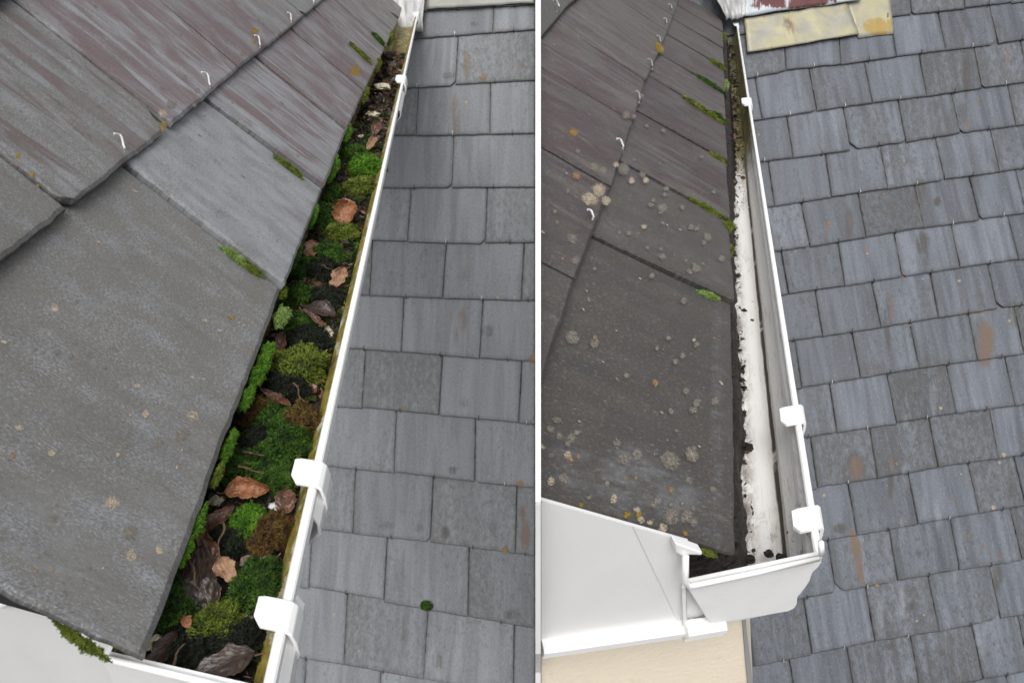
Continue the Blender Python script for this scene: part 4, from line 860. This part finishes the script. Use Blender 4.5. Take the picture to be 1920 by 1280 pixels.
# ------------------------------------------------------------------ moss
NP = np.random.default_rng(4)
def moss(name, cen, rx, ry, rz, ax, nor, mat, n, blade, seed, spiky=1.0):
    """a cushion of moss: lumpy dome covered with small pointed shoots. ax: long direction, nor: outward"""
    rg = np.random.default_rng(seed); nor = nrm(nor); ax = nrm(ax - nor * (ax @ nor)); by = np.cross(nor, ax)
    R = np.stack([ax, by, nor])
    v, f, tone = [], [], []
    s0 = seed * 1.7
    def surf(d):
        k = 1 + .48 * mnoise.noise(Vector((d[0] * 1.7 + s0, d[1] * 1.7, d[2] * 1.7))) + .34 * mnoise.noise(Vector((d[0] * 4.5, d[1] * 4.5 + s0, d[2] * 4.5)))
        w_ = 1 + (.9 * mnoise.noise(Vector((d[0] * 3.2 * max(1, rx / ry * .6) + s0, 3.3, s0))) if rx > 2 * ry else 0)
        return np.array([d[0] * rx, d[1] * ry * w_, d[2] * rz * w_]) * k
    # core
    ids = {}; NU, NV = 20, 7
    for j in range(NV + 1):
        for i in range(NU):
            th = i * 2 * math.pi / NU; ph = lerp(-.35, math.pi / 2, j / NV)
            d = np.array([math.cos(th) * math.cos(ph), math.sin(th) * math.cos(ph), math.sin(ph)])
            v.append(surf(d) * .9 @ R + cen); tone.append(.05); ids[i, j] = len(v) - 1
    for j in range(NV):
        for i in range(NU): f.append((ids[i, j], ids[(i + 1) % NU, j], ids[(i + 1) % NU, j + 1], ids[i, j + 1]))
    for k in range(n):
        z = rg.uniform(-.15, 1); th = rg.uniform(0, 2 * math.pi); q = math.sqrt(max(0, 1 - z * z))
        d = np.array([q * math.cos(th), q * math.sin(th), z]); P = surf(d)
        nn = nrm(np.array([d[0] / rx, d[1] / ry, d[2] / rz])); nn = nrm(nn + rg.normal(0, .33, 3))
        l = blade * rg.uniform(.55, 1.35); w = blade * .17 * rg.uniform(.7, 1.3)
        t = nrm(np.cross(nn, rg.normal(0, 1, 3))); b = np.cross(nn, t)
        patch = mnoise.noise(Vector((d[0] * 2.4 + s0 * 3, d[1] * 2.4, d[2] * 2.4)))
        tn = min(1, max(0, .5 + .55 * patch + rg.normal(0, .16)))
        base = len(v); P0 = P - nn * l * .35
        # each shoot is a small three-sided star of leaves
        v += [(P0 + t * w) @ R + cen, (P0 - t * w * .5 + b * w * .87) @ R + cen, (P0 - t * w * .5 - b * w * .87) @ R + cen, (P + nn * l * .75) @ R + cen]
        tone += [tn * .8] * 3 + [min(1, tn + .12)]
        f += [(base, base + 1, base + 3), (base + 1, base + 2, base + 3), (base + 2, base, base + 3)]
        if spiky > .5:
            m = P + nn * l * .35
            for q3 in range(3):
                an = rg.uniform(0, 6.28); dr = t * math.cos(an) + b * math.sin(an); sd_ = np.cross(dr, nn); base = len(v)
                v += [(m + sd_ * w * .55) @ R + cen, (m - sd_ * w * .55) @ R + cen, (m + dr * l * .42 + nn * l * .30) @ R + cen]
                tone += [tn * .9, tn * .9, min(1, tn + .2)]; f.append((base, base + 1, base + 2))
    mb = MB(); mb.v = [tuple(p) for p in v]; mb.f = f; mb.mi = [0] * len(f)
    o = mb.build(name, mat, attrs={'tone': ('FLOAT', tone)}); return o
GW = (RIM_L - UP * .016, UP)           # level of the mould in the clogged gutter
MG = 'moss cushions in the clogged gutter'
moss_list = [ # x, y, rx, ry (pixels), height fraction, material, label
 (661, 291, 22, 14, .7, 'moss_green', 'dark green moss cushion farthest up the clogged gutter'),
 (688, 315, 22, 17, .8, 'moss_bright', 'smooth bright green moss dome against the gutter rim'),
 (676, 350, 20, 16, .6, 'moss_olive', 'flat olive moss just above the big curled brown leaf'),
 (620, 362, 14, 14, .7, 'moss_green', 'small green moss tuft beside the slate edge above the curled leaf'),
 (604, 408, 22, 20, .7, 'moss_green', 'green moss left of the big curled brown leaf'),
 (640, 436, 22, 14, .6, 'moss_olive', 'olive moss just under the big curled brown leaf'),
 (617, 474, 24, 15, .6, 'moss_green', 'green moss between the pale torn leaf and the rim'),
 (606, 506, 24, 16, .6, 'moss_black', 'black moss lump beside the tan folded leaf'),
 (571, 500, 16, 18, .6, 'moss_green', 'green moss by the slate edge below the pale torn leaf'),
 (612, 556, 28, 16, .5, 'moss_black', 'black moss mat above the large dark folded leaf'),
 (560, 552, 22, 16, .6, 'moss_green', 'green moss at the corner where two slates meet the gutter'),
 (555, 604, 22, 15, .6, 'moss_green', 'dull green moss right of the pale green mound'),
 (578, 632, 30, 18, .5, 'moss_black', 'black stringy moss above the round yellow-green cushion'),
 (566, 692, 42, 32, .8, 'moss_olive', 'large round yellow-green moss cushion in mid gutter'),
 (534, 724, 34, 22, .6, 'moss_black', 'black moss just below the round yellow-green cushion'),
 (488, 772, 22, 22, .7, 'moss_brown', 'russet moss tuft beside the long curved brown leaf'),
 (516, 792, 26, 24, .8, 'moss_green', 'green moss between the russet tuft and the rusty-topped one'),
 (564, 790, 26, 24, .8, 'moss_brown', 'rusty-topped moss cushion against the algae-stained rim'),
 (534, 836, 36, 28, .8, 'moss_green', 'broad bright moss cushion just above the middle clip'),
 (480, 830, 26, 26, .6, 'moss_black', 'black-green moss by the slate edge above the rusty leaf'),
 (452, 872, 34, 26, .7, 'moss_green', 'green moss above the rusty folded leaf'),
 (520, 895, 30, 20, .6, 'moss_green', 'dark green moss beside the middle clip'),
 (466, 985, 32, 26, .8, 'moss_bright', 'vivid green moss below the white mortar crumb'),
 (506, 1000, 26, 28, .8, 'moss_brown', 'brown and green moss against the rim below the white crumb'),
 (432, 1010, 32, 26, .6, 'moss_black', 'black moss above the small brown pointed leaf'),
 (480, 1098, 38, 34, .8, 'moss_green', 'green moss above the lowest clip'),
 (331, 1132, 42, 40, .8, 'moss_green', 'big green moss cushion touching the corner of the large slate'),
 (404, 1172, 38, 30, .8, 'moss_olive', 'yellow-tipped moss beside the lowest wet leaf'),
 (352, 1212, 44, 28, .6, 'moss_black', 'black moss nearest the white stop end'),
 (446, 1205, 40, 30, .6, 'moss_black', 'black moss beside the lowest clip')]
for k, (x, y, rx, ry, h, m, lab) in enumerate(moss_list):
    P = hit(x, y, GW); z = (P - CAM) @ CZ; sx = rx * z / F * 1.1; sy = ry * z / F * 1.5
    o = moss('moss_cushion', P - UP * .003, sx, sy, (sx + sy) / 2 * h * 1.1, LL, UP, M[m], int(900 + 900 * min(1, 26 / 40 if z > .8 else 1)), max(.0028, .0032 * z / .42), 100 + k)
    tag(o, lab, 'moss', MG)
# one thin, ragged carpet of shoots that knits the cushions together
def carpet(n, seed):
    rg = np.random.default_rng(seed); v, f, tone, mi = [], [], [], []
    for _ in range(n):
        s = sL0 + .006 + (s_at(rl0, VPL, RIM_L, gL, 190) - sL0) * rg.random() ** 1.6; a = rg.uniform(.018, .088)
        m = fbm(s * 16, a * 40, 5.5, 3)
        if m < -.12 + .25 * (rg.random() - .5): continue
        P = gp(RIM_L, LL, gL, a, -.0255 - .012 * smooth(.9, 1.7, s) + .007 * max(0, m) + rg.uniform(-.002, .004), s)
        l = .0032 * (.7 + .9 * s) * rg.uniform(.5, 1.4); w = l * .2; up = nrm(UP + rg.normal(0, .45, 3)); t = nrm(np.cross(up, rg.normal(0, 1, 3))); b = np.cross(up, t)
        k = len(v); v += [P + t * w, P - t * w * .5 + b * w * .87, P - t * w * .5 - b * w * .87, P + up * l]
        for q in range(3):
            an = rg.uniform(0, 6.28); dr = t * math.cos(an) + b * math.sin(an); sd_ = np.cross(dr, up); c = P + up * l * .5
            v += [c + sd_ * w * .6, c - sd_ * w * .6, c + dr * l * .45 + up * l * .25]
        tn = min(1, max(0, .42 + .9 * fbm(s * 28, a * 70, 9.1, 2) + rg.normal(0, .14))); tone += [tn] * 13
        q = 0 if fbm(s * 11, a * 26, 2.2, 2) > -.06 else (1 if fbm(s * 20, a * 40, 7, 2) > 0 else 2)
        f += [(k, k + 1, k + 3), (k + 1, k + 2, k + 3), (k + 2, k, k + 3), (k + 4, k + 5, k + 6), (k + 7, k + 8, k + 9), (k + 10, k + 11, k + 12)]; mi += [q] * 6
    mb = MB(); mb.v = [tuple(p) for p in v]; mb.f = f; mb.mi = mi
    return mb.build('moss_carpet', [M['moss_green'], M['moss_brown'], M['moss_black']], attrs={'tone': ('FLOAT', tone)})
o = carpet(20000, 77); tag(o, 'thin ragged carpet of moss knitting the cushions together', 'moss', kind='stuff')
# moss rooted along the slate edges: x, y, length, width (px), angle of its run, plane side, material, label
def edge_moss(x, y, lx, ly, ang, plane, off, m, lab, group, k, nrmv=None):
    P = hit(x, y, plane, off); z = (P - CAM) @ CZ; Q = hit(x + math.cos(ang), y + math.sin(ang), plane, off)
    sx = lx * z / F * 1.1; sy = ly * z / F * .8
    o = moss('moss_tuft', P, sx, sy, sy * .9, Q - P, nrmv if nrmv is not None else plane[1], M[m], int(500 + 26 * lx), max(.0015, .0023 * z / .5), 300 + k, 1.0)
    tag(o, lab, 'moss', group)
EG = 'moss tufts along the slate edges'
al = math.atan2(-1390, 557); ed = [
 (527, 596, 22, 15, al, 'moss_pale', 'furry pale green mound hanging off the corner of the large slate'),
 (497, 672, 40, 9, al, 'moss_bright', 'bright moss fringe just below the furry pale mound'),
 (482, 706, 22, 13, al, 'moss_bright', 'yellow-green moss fringe beside the round moss cushion'),
 (463, 748, 26, 8, al, 'moss_bright', 'thin moss fringe left of the long curved brown leaf'),
 (430, 835, 30, 7, al, 'moss_bright', 'thin green fringe along the large slate above the rusty leaf'),
 (408, 890, 22, 6, al, 'moss_olive', 'sparse fringe along the large slate level with the rusty leaf'),
 (366, 985, 34, 11, al, 'moss_bright', 'thick bright moss fringe on the large slate beside the brown wet leaf'),
 (346, 1035, 22, 9, al, 'moss_bright', 'lowest bright moss fringe on the large slate edge'),
 (527, 547, 12, 9, al, 'moss_olive', 'small moss ball where the large slate meets its neighbour'),
 (552, 485, 32, 5, al, 'moss_green', 'thin fringe on the second slate edge by the pale torn leaf'),
 (585, 408, 30, 5, al, 'moss_bright', 'thin fringe on the second slate edge by the curled leaf'),
 (624, 318, 36, 6, al, 'moss_bright', 'thin fringe on the third slate edge'),
 (650, 250, 26, 6, al, 'moss_bright', 'thin fringe where the third and fourth slates meet'),
 (682, 180, 30, 4, al, 'moss_olive', 'faint yellow fringe on the fifth slate edge'),
 (706, 124, 26, 4, al, 'moss_olive', 'faint yellow fringe near the top of the clogged gutter'),
 (732, 72, 22, 4, al, 'moss_olive', 'highest yellow moss fringe by the pale lead')]
for k, (x, y, lx, ly, an, m, lab) in enumerate(ed): edge_moss(x, y, lx, ly, an, PDL, -.001, m, lab, EG, k, nrm(UP + LL * .8))
aj = math.radians(38); jt = [
 (441, 484, 24, 7, aj, 'moss_pale', 'grey-green moss roll in the joint above the large slate'),
 (470, 504, 20, 8, aj, 'moss_olive', 'brown-green moss lump at the lower end of the grey moss roll'),
 (543, 316, 24, 6, aj, 'moss_olive', 'moss line in the joint between the second and third slates'),
 (676, 103, 20, 5, math.radians(45), 'moss_olive', 'olive moss streak in a joint left of the gutter top'),
 (708, 75, 14, 5, math.radians(50), 'moss_green', 'small moss streak in a high joint beside the lead'),
 (620, 60, 5, 4, 0, 'moss_olive', 'tiny yellow moss dot on a purple slate')]
for k, (x, y, lx, ly, an, m, lab) in enumerate(jt[:5]): edge_moss(x, y, lx, ly, an, PDL, .006, m, lab, EG, 40 + k)
edge_moss(152, 1200, 46, 10, math.radians(26), PDL, -.008, 'moss_olive', 'dark moss strip on the fascia under the corner slate', EG, 50, nrm(UP - gL * 1.2))
edge_moss(800, 1135, 8, 7, 0, PML, .016, 'moss_green', 'lone green moss dot on the smooth grey slates', EG, 51)
RG = 'moss tufts along the dark slates'
ajr = math.radians(31)
for k, (x, y, lx, ly, an, m, lab) in enumerate([
 (1332, 398, 40, 6, ajr, 'moss_olive', 'long moss strip in the joint of the lichen-spotted slate'),
 (1362, 428, 10, 9, 1.4, 'moss_olive', 'yellow moss lump hanging at the end of the long moss strip'),
 (1329, 556, 22, 6, .35, 'moss_pale', 'grey-green moss roll in the lowest joint of the dark slates'),
 (1322, 212, 38, 6, .62, 'moss_olive', 'moss strip in the joint above the plain purple slate'),
 (1344, 222, 14, 7, .62, 'moss_green', 'thick dark moss at the gutter end of a joint'),
 (1330, 160, 30, 5, .6, 'moss_green', 'slim moss strip in the third joint from the lead'),
 (1344, 124, 16, 5, .6, 'moss_olive', 'short moss strip in the second joint from the lead'),
 (1344, 298, 16, 5, .6, 'moss_olive', 'short moss strip below the plain purple slate'),
 (1358, 160, 22, 6, 1.5, 'moss_pale', 'pale moss rolls hanging over the dirty end of the cleaned gutter'),
 (1355, 70, 20, 3, 1.5, 'moss_olive', 'thin moss fringe under the lead at the top of the cleaned gutter'),
 (1366, 470, 26, 4, 1.5, 'moss_olive', 'faint moss fringe on the edge of the lichen-spotted slate'),
 (1327, 1036, 18, 4, .3, 'moss_olive', 'dark moss under the corner of the dark slate by the stop end'),
 (1230, 98, 6, 5, 0, 'moss_olive', 'yellow moss dot beside a hook on the dark slates')]):
    edge_moss(x, y, lx, ly, an, PDR, .004 if k not in (8, 9, 10, 11) else -.003, m, lab, RG, 70 + k)
# dab of moss inside the stop end
P = gp(RIM_R, LR, gR, .022, -.026, .004); o = moss('moss_tuft', P, .013, .004, .005, LR, UP, M['moss_olive'], 500, .0022, 999, .3); tag(o, 'olive moss in the front corner of the white stop end', 'moss', RG)
P = gp(RIM_R, LR, gR, .086, -.02, .008); o = moss('moss_tuft', P, .004, .004, .006, LR, UP, M['moss_green'], 300, .0022, 998, .3); tag(o, 'dark moss speck in the back corner of the white stop end', 'moss', RG)

# ------------------------------------------------------------------ dead leaves
def leaf(x, y, ln, wd, ang, mat, lab, fold=.5, bend=.4, twist=0.0, lift=.004, tilt=.3, seed=0):
    wet = .35 if mat == 'leaf_wet' else 1.0
    """ln, wd in photo pixels at the leaf; ang: direction of its tip seen in the photo"""
    lift *= .55; C = hit(x, y, GW, lift); z = (C - CAM) @ CZ; k = z / F
    Q = hit(x + math.cos(ang) * 20, y + math.sin(ang) * 20, GW, lift); X = nrm(Q - C); Nn = nrm(UP + X * 0 + LL * tilt * .5 - gL * tilt); X = nrm(X - Nn * (X @ Nn)); Y = np.cross(Nn, X)
    Lm = ln * k; Wm = wd * k; mb = MB(); nL, nW = 40, 20; ids = {}; uvs = {}
    for i in range(nL + 1):
        t = i / nL; hw0 = Wm / 2 * (math.sin(math.pi * min(1, t ** .85)) ** .7) + .0003
        for j in range(nW + 1):
            q = j / nW * 2 - 1; r = abs(q); sg = 1 if q > 0 else -1
            # toothed, torn margin, different on each side
            hw = hw0 * (1 + .03 * math.sin(t * 90 + seed) * r + .62 * fbm(t * 5, sg * 3, seed * 1.7, 3) * r)
            yy = hw * q
            a = fold * (.3 + .7 * t) * (1 + .8 * wet * fbm(t * 2, sg * 5, seed + 9)) + twist * (t - .5) * sg
            yv = yy * math.cos(a * r); zv = abs(yy) * math.sin(a * r)
            cr = wet * Lm * (.10 * fbm(t * 3.2, q * 1.6, seed) + .05 * fbm(t * 9, q * 5, seed + 3) + .03 * fbm(t * 22, q * 9, seed + 5))
            xx = (t - .5) * Lm + Lm * .05 * fbm(t * 4, q * 2, seed + 20); zz = zv - bend * Lm * ((t - .5) ** 2) + cr + twist * yy * (t - .5)
            P = C + X * xx + Y * (yv + Lm * .05 * math.sin(t * 3 + seed)) + Nn * (zz + bend * Lm * .1)
            ids[i, j] = mb.vert(P); uvs[i, j] = (q, t)
    for i in range(nL):
        for j in range(nW): mb.face((ids[i, j], ids[i + 1, j], ids[i + 1, j + 1], ids[i, j + 1]), 0, [uvs[i, j], uvs[i + 1, j], uvs[i + 1, j + 1], uvs[i, j + 1]])
    tip = C - X * Lm * .5; o = mb.build('dead_leaf', M[mat], smooth=True)
    mod = o.modifiers.new('thickness', 'SOLIDIFY'); mod.thickness = .0004
    st = MB(); tube(st, [C - X * Lm * .49 + Nn * (-.15 * bend * Lm), C - X * Lm * .6 - Nn * .001 - Nn * .2 * bend * Lm, C - X * Lm * .68 + Y * Lm * .04 - Nn * .2 * bend * Lm], [.0006, .0005, .0004], 5)
    b = st.build('stalk', M['twig'], o)
    tag(o, lab, 'leaf', 'dead leaves in the clogged gutter'); return o
D = math.radians
leaf(648, 398, 54, 50, D(-80), 'leaf_rust', 'large curled red-brown leaf in the upper clogged gutter', 1.1, .5, .3, .010, .6, 1)
leaf(652, 388, 40, 26, D(60), 'leaf_tan', 'pinkish torn leaf edge standing over the curled red-brown leaf', .9, .3, .6, .016, .6, 12)
leaf(588, 468, 40, 34, D(-60), 'leaf_tan', 'pale torn tan leaf by the slate edge', .7, .5, .7, .010, .4, 2)
leaf(634, 520, 52, 30, D(-55), 'leaf_tan', 'tan folded leaf leaning on the gutter rim', .8, .3, .3, .010, .5, 3)
leaf(600, 580, 62, 40, D(10), 'leaf_wet', 'large dark folded leaf with a brown rim', .6, .5, .4, .008, .3, 4)
leaf(592, 598, 60, 12, D(20), 'leaf_brown', 'narrow brown leaf edge along the dark folded leaf', .8, -.3, .3, .013, .3, 14)
leaf(528, 640, 46, 22, D(-60), 'leaf_brown', 'brown rolled leaf beside the furry pale mound', 1.0, .4, .3, .010, .3, 5)
leaf(524, 662, 40, 22, D(20), 'leaf_brown', 'dark brown leaf just left of the round moss cushion', .8, .4, .2, .008, .3, 15)
leaf(518, 748, 72, 18, D(25), 'leaf_brown', 'long narrow curved brown leaf across mid gutter', 1.0, -.5, .5, .012, .2, 6)
leaf(464, 918, 78, 46, D(-8), 'leaf_rust', 'rusty orange folded leaf left of the middle clip', 1.0, .3, .5, .014, .7, 7)
leaf(536, 938, 54, 40, D(-70), 'leaf_brown', 'dark brown leaf tucked under the middle clip', .4, .2, .2, .010, .2, 17)
leaf(408, 972, 70, 30, D(-40), 'leaf_brown', 'wet brown leaf beside the thick moss fringe', .5, .3, .3, .010, .4, 8)
leaf(392, 1030, 100, 34, D(-100), 'leaf_brown', 'long brown wet leaf lying on the black leaf', .5, .3, .3, .012, .3, 18)
leaf(386, 1090, 150, 66, D(80), 'leaf_wet', 'very large wet black leaf near the big moss cushion', .35, .25, .2, .010, .3, 9)
leaf(426, 1066, 60, 34, D(60), 'leaf_tan', 'small brown pointed leaf on top of the wet black leaf', .5, .4, .3, .018, .3, 10)
leaf(412, 1252, 125, 60, D(158), 'leaf_wet', 'wet black leaf against the white stop end', .3, .3, .2, .010, .2, 11)
leaf(300, 1222, 84, 36, D(130), 'leaf_wet', 'wet dark leaf in the corner by the large slate', .4, .3, .2, .008, .2, 19)
leaf(350, 1165, 24, 18, D(60), 'leaf_rust', 'tiny red-brown leaf in the big moss cushion', .6, .4, .2, .022, .2, 20)
leaf(697, 268, 40, 18, D(-60), 'leaf_tan', 'pinkish rolled leaf near the top of the clogged gutter', 1.0, .3, .3, .008, .4, 21)
leaf(705, 240, 40, 20, D(-60), 'leaf_brown', 'small brown leaf above the pinkish rolled leaf', .7, .3, .3, .004, .4, 22)

# ------------------------------------------------------------------ fine litter over the mould
def litter(name, rim, L, g, s0, s1, a0, a1, b, n, size, mats, seed, dense=lambda s: 1):
    rg = random.Random(seed); mb = MB()
    for _ in range(n):
        s = s0 + (s1 - s0) * rg.random() ** 1.7
        if rg.random() > dense(s): continue
        a = rg.uniform(a0(s) if callable(a0) else a0, a1); P = gp(rim, L, g, a, b(s) + rg.uniform(0, .008), s)
        d = nrm(np.array([rg.gauss(0, 1), rg.gauss(0, 1), rg.gauss(0, .45)])); e = nrm(np.cross(d, np.array([rg.gauss(0, 1), rg.gauss(0, 1), rg.gauss(0, 1)])))
        l = size * rg.choice((.4, .6, 1, 1.6)) * (.6 + .9 * s); w = l * rg.choice((.08, .12, .4, .7)); m = rg.randrange(len(mats)); up = np.cross(d, e)
        k = [mb.vert(P - d * l), mb.vert(P + e * w - d * l * .3 + up * w * .4), mb.vert(P + e * w * .7 + d * l * .5 + up * w * .2), mb.vert(P + d * l), mb.vert(P - e * w * .8 + d * l * .3 + up * w * .3), mb.vert(P - e * w - d * l * .4), mb.vert(P + up * w * .1)]
        for q in range(6): mb.face((k[6], k[q], k[(q + 1) % 6]), m)
    return mb.build(name, [M[q] for q in mats])
o = litter('leaf_litter', RIM_L, LL, gL, sL0 + .006, s_at(rl0, VPL, RIM_L, gL, 84), .02, .093, lambda s: -.026 - .012 * smooth(.9, 1.7, s), 7500, .0046, ['soil', 'leaf_wet', 'soil', 'leaf_brown', 'moss_black', 'twig', 'soil', 'moss_olive', 'leaf_wet'], 21)
tag(o, 'shredded dark leaf litter between the moss cushions', 'leaf litter', kind='stuff')
o = litter('silt_bits', RIM_R, LR, gR, .01, sR1 - .14, lambda s: silt_edge(s) - .004 - (.012 if s > .8 else 0), .075, lambda s: -.056 + (.004 if s > .8 else 0), 3200, .0024, ['soil_r', 'soil_r', 'soil', 'twig', 'soil_r'], 22)
tag(o, 'fine black bits scattered along the silt of the cleaned gutter', 'silt', kind='stuff')

# ------------------------------------------------------------------ crumbs, pebbles and twigs
def lump(name, P, r, mat, lab, cat, group, seed, flat=.6, ax=(1, 0, 0), el=1.0):
    mb = MB(); ids = {}; ax = nrm(np.array(ax, float)); ax = nrm(ax - UP * (ax @ UP)); by = np.cross(UP, ax)
    for j in range(11):
        for i in range(20):
            th = i * math.pi / 10; ph = lerp(-math.pi / 2, math.pi / 2, j / 10); d = (math.cos(th) * math.cos(ph), math.sin(th) * math.cos(ph), math.sin(ph))
            k = r * (1 + .75 * fbm(d[0] * 1.6 + seed, d[1] * 1.6, d[2] * 1.6, 3) + .5 * fbm(d[0] * 4 + seed, d[1] * 4, d[2] * 4, 3))
            ids[i, j] = mb.vert(P + ax * d[0] * k * el + by * d[1] * k + UP * d[2] * k * flat)
    for j in range(10):
        for i in range(20): mb.face((ids[i, j], ids[(i + 1) % 20, j], ids[(i + 1) % 20, j + 1], ids[i, j + 1]))
    o = mb.build(name, M[mat]); tag(o, lab, cat, group); return o
CG = 'mortar crumbs in the clogged gutter'
for k, (x, y, r, el, m, lab) in enumerate([(519, 949, 13, 1.5, 'white_crumb', 'white mortar crumb beside the middle clip'), (496, 1046, 12, 1, 'crumb', 'pale yellow mortar crumb against the stained rim'), (607, 622, 20, 1.2, 'crumb', 'yellowish mortar chunk by the rim above the round moss'), (430, 1138, 9, 1.4, 'white_crumb', 'small white crumb above the yellow-tipped moss'), (290, 1203, 20, 1.3, 'crumb', 'sandy mortar patch at the corner of the large slate'), (366, 1236, 13, 1.3, 'white_crumb', 'white crumb near the stop end'), (404, 938, 15, 1.3, 'crumb', 'pale crumb under the slate edge by the wet brown leaf'), (677, 256, 7, 1, 'crumb', 'pale yellow bud-like crumb near the top of the clogged gutter'), (716, 163, 15, 1.3, 'crumb', 'tan crumb heap on the bare far bed of the gutter'), (700, 214, 11, 1.5, 'crumb', 'tan crumb below the far crumb heap'), (460, 1160, 14, 1.4, 'crumb', 'pale crumb beside the lowest clip')]):
    P = hit(x, y, GW, -.004); z = (P - CAM) @ CZ; lump('mortar_crumb', P, r * z / F * .75, m, lab, 'crumb', CG, k * 3.1, .55, LL, el)
SG = 'black crumbs on the washed gutter floor'
FLR = (RIM_R - UP * .0568, UP)
for k, (x, y, r, lab) in enumerate([(1394, 583, 6, 'largest black crumb on the upper white gutter floor'), (1411, 567, 3, 'tiny black crumb just above the largest one on the white floor'), (1410, 601, 4, 'small black crumb below the largest one on the white floor'), (1392, 636, 4, 'black crumb alone on the white floor below the others'), (1384, 322, 5, 'black crumb on the streaked upper floor'), (1406, 1048, 9, 'brown crumb beside the black silt near the stop end'), (1442, 1038, 8, 'black flake in the silt line near the stop end'), (1466, 1045, 9, 'black flake nearest the front wall by the stop end'), (1400, 838, 11, 'rounded brown crumb stuck to the silt bank'), (1391, 775, 8, 'black lump sticking out from the silt bank mid gutter'), (1388, 712, 7, 'black lump at the edge of the silt bank above mid gutter'), (1374, 482, 8, 'black lump at the slate edge in the upper gutter'), (1483, 998, 7, 'black curled flake on the front wall of the cleaned gutter'), (1467, 845, 5, 'black speck on the front wall below the middle clip')]):
    P = hit(x, y, FLR, .001 if x < 1440 else .012); z = (P - CAM) @ CZ; lump('silt_crumb', P, r * z / F, 'soil_r', lab, 'crumb', SG, 50 + k * 2.3, .6, LR, 1.1)
tw = random.Random(9); TG = 'thin twigs in the clogged gutter'
tl_ = ['thin twig across the wet black leaf', 'thin twig beside the vivid green moss', 'twig over the black moss by the stop end', 'twig near the rusty folded leaf', 'twig below the round moss cushion', 'twig near the tan folded leaf', 'twig beside the russet moss', 'twig on the far bare bed of the gutter']
for k, (x, y, l, an) in enumerate([(365, 1080, 60, 70), (415, 1005, 50, 100), (330, 1232, 60, -60), (470, 880, 50, 15), (560, 735, 40, 60), (610, 500, 30, 20), (475, 850, 40, 10), (708, 205, 40, -20)]):
    pts = []; 
    for q in range(6):
        t = q / 5 - .5; pts.append(hit(x + math.cos(D(an)) * l * t + 4 * math.sin(q * 1.3), y + math.sin(D(an)) * l * t, GW, .012 + .003 * math.sin(q + k)))
    mb = MB(); tube(mb, pts, [.0008, .0008, .0007, .0006, .0005, .0004], 5); o = mb.build('twig', M['twig']); tag(o, tl_[k], 'twig', TG)

# ------------------------------------------------------------------ upright white board, a made-up stand-in for the seam between the two views
mb = MB(); fr_, bk = [], []
ys = list(range(-60, 941, 50)) + [945, 1000, 1060, 1120, 1180, 1200, 1225, 1260, 1320]
for y in ys:
    if y < 941: P = hit(1009, y, PDR, .025); z = (P - CAM) @ CZ
    elif y < 1226: P = hit(1009, y, PER, .012); z = (P - CAM) @ CZ
    else: P = hit(1009, y, PW, .006); z = (P - CAM) @ CZ
    zb = (hit(1009, y, PML, .02) - CAM) @ CZ
    z = min(z, zb - .05)
    fr_.append((mb.vert(at(1004, y, z)), mb.vert(at(1014, y, z)))); bk.append((mb.vert(at(1004, y, zb)), mb.vert(at(1014, y, zb))))
for k in range(len(ys) - 1):
    (a, b), (c, d) = fr_[k], fr_[k + 1]; (e, f), (g_, h) = bk[k], bk[k + 1]
    mb.face((a, c, d, b)); mb.face((e, f, h, g_)); mb.face((a, e, g_, c)); mb.face((b, d, h, f))
mb.face((fr_[0][0], fr_[0][1], bk[0][1], bk[0][0])); mb.face((fr_[-1][1], fr_[-1][0], bk[-1][0], bk[-1][1]))
o = mb.build('seam_stand_in', M['pvc']); tag(o, 'thin upright white stand-in board for the seam between the mossy and cleaned gutter views', 'board')
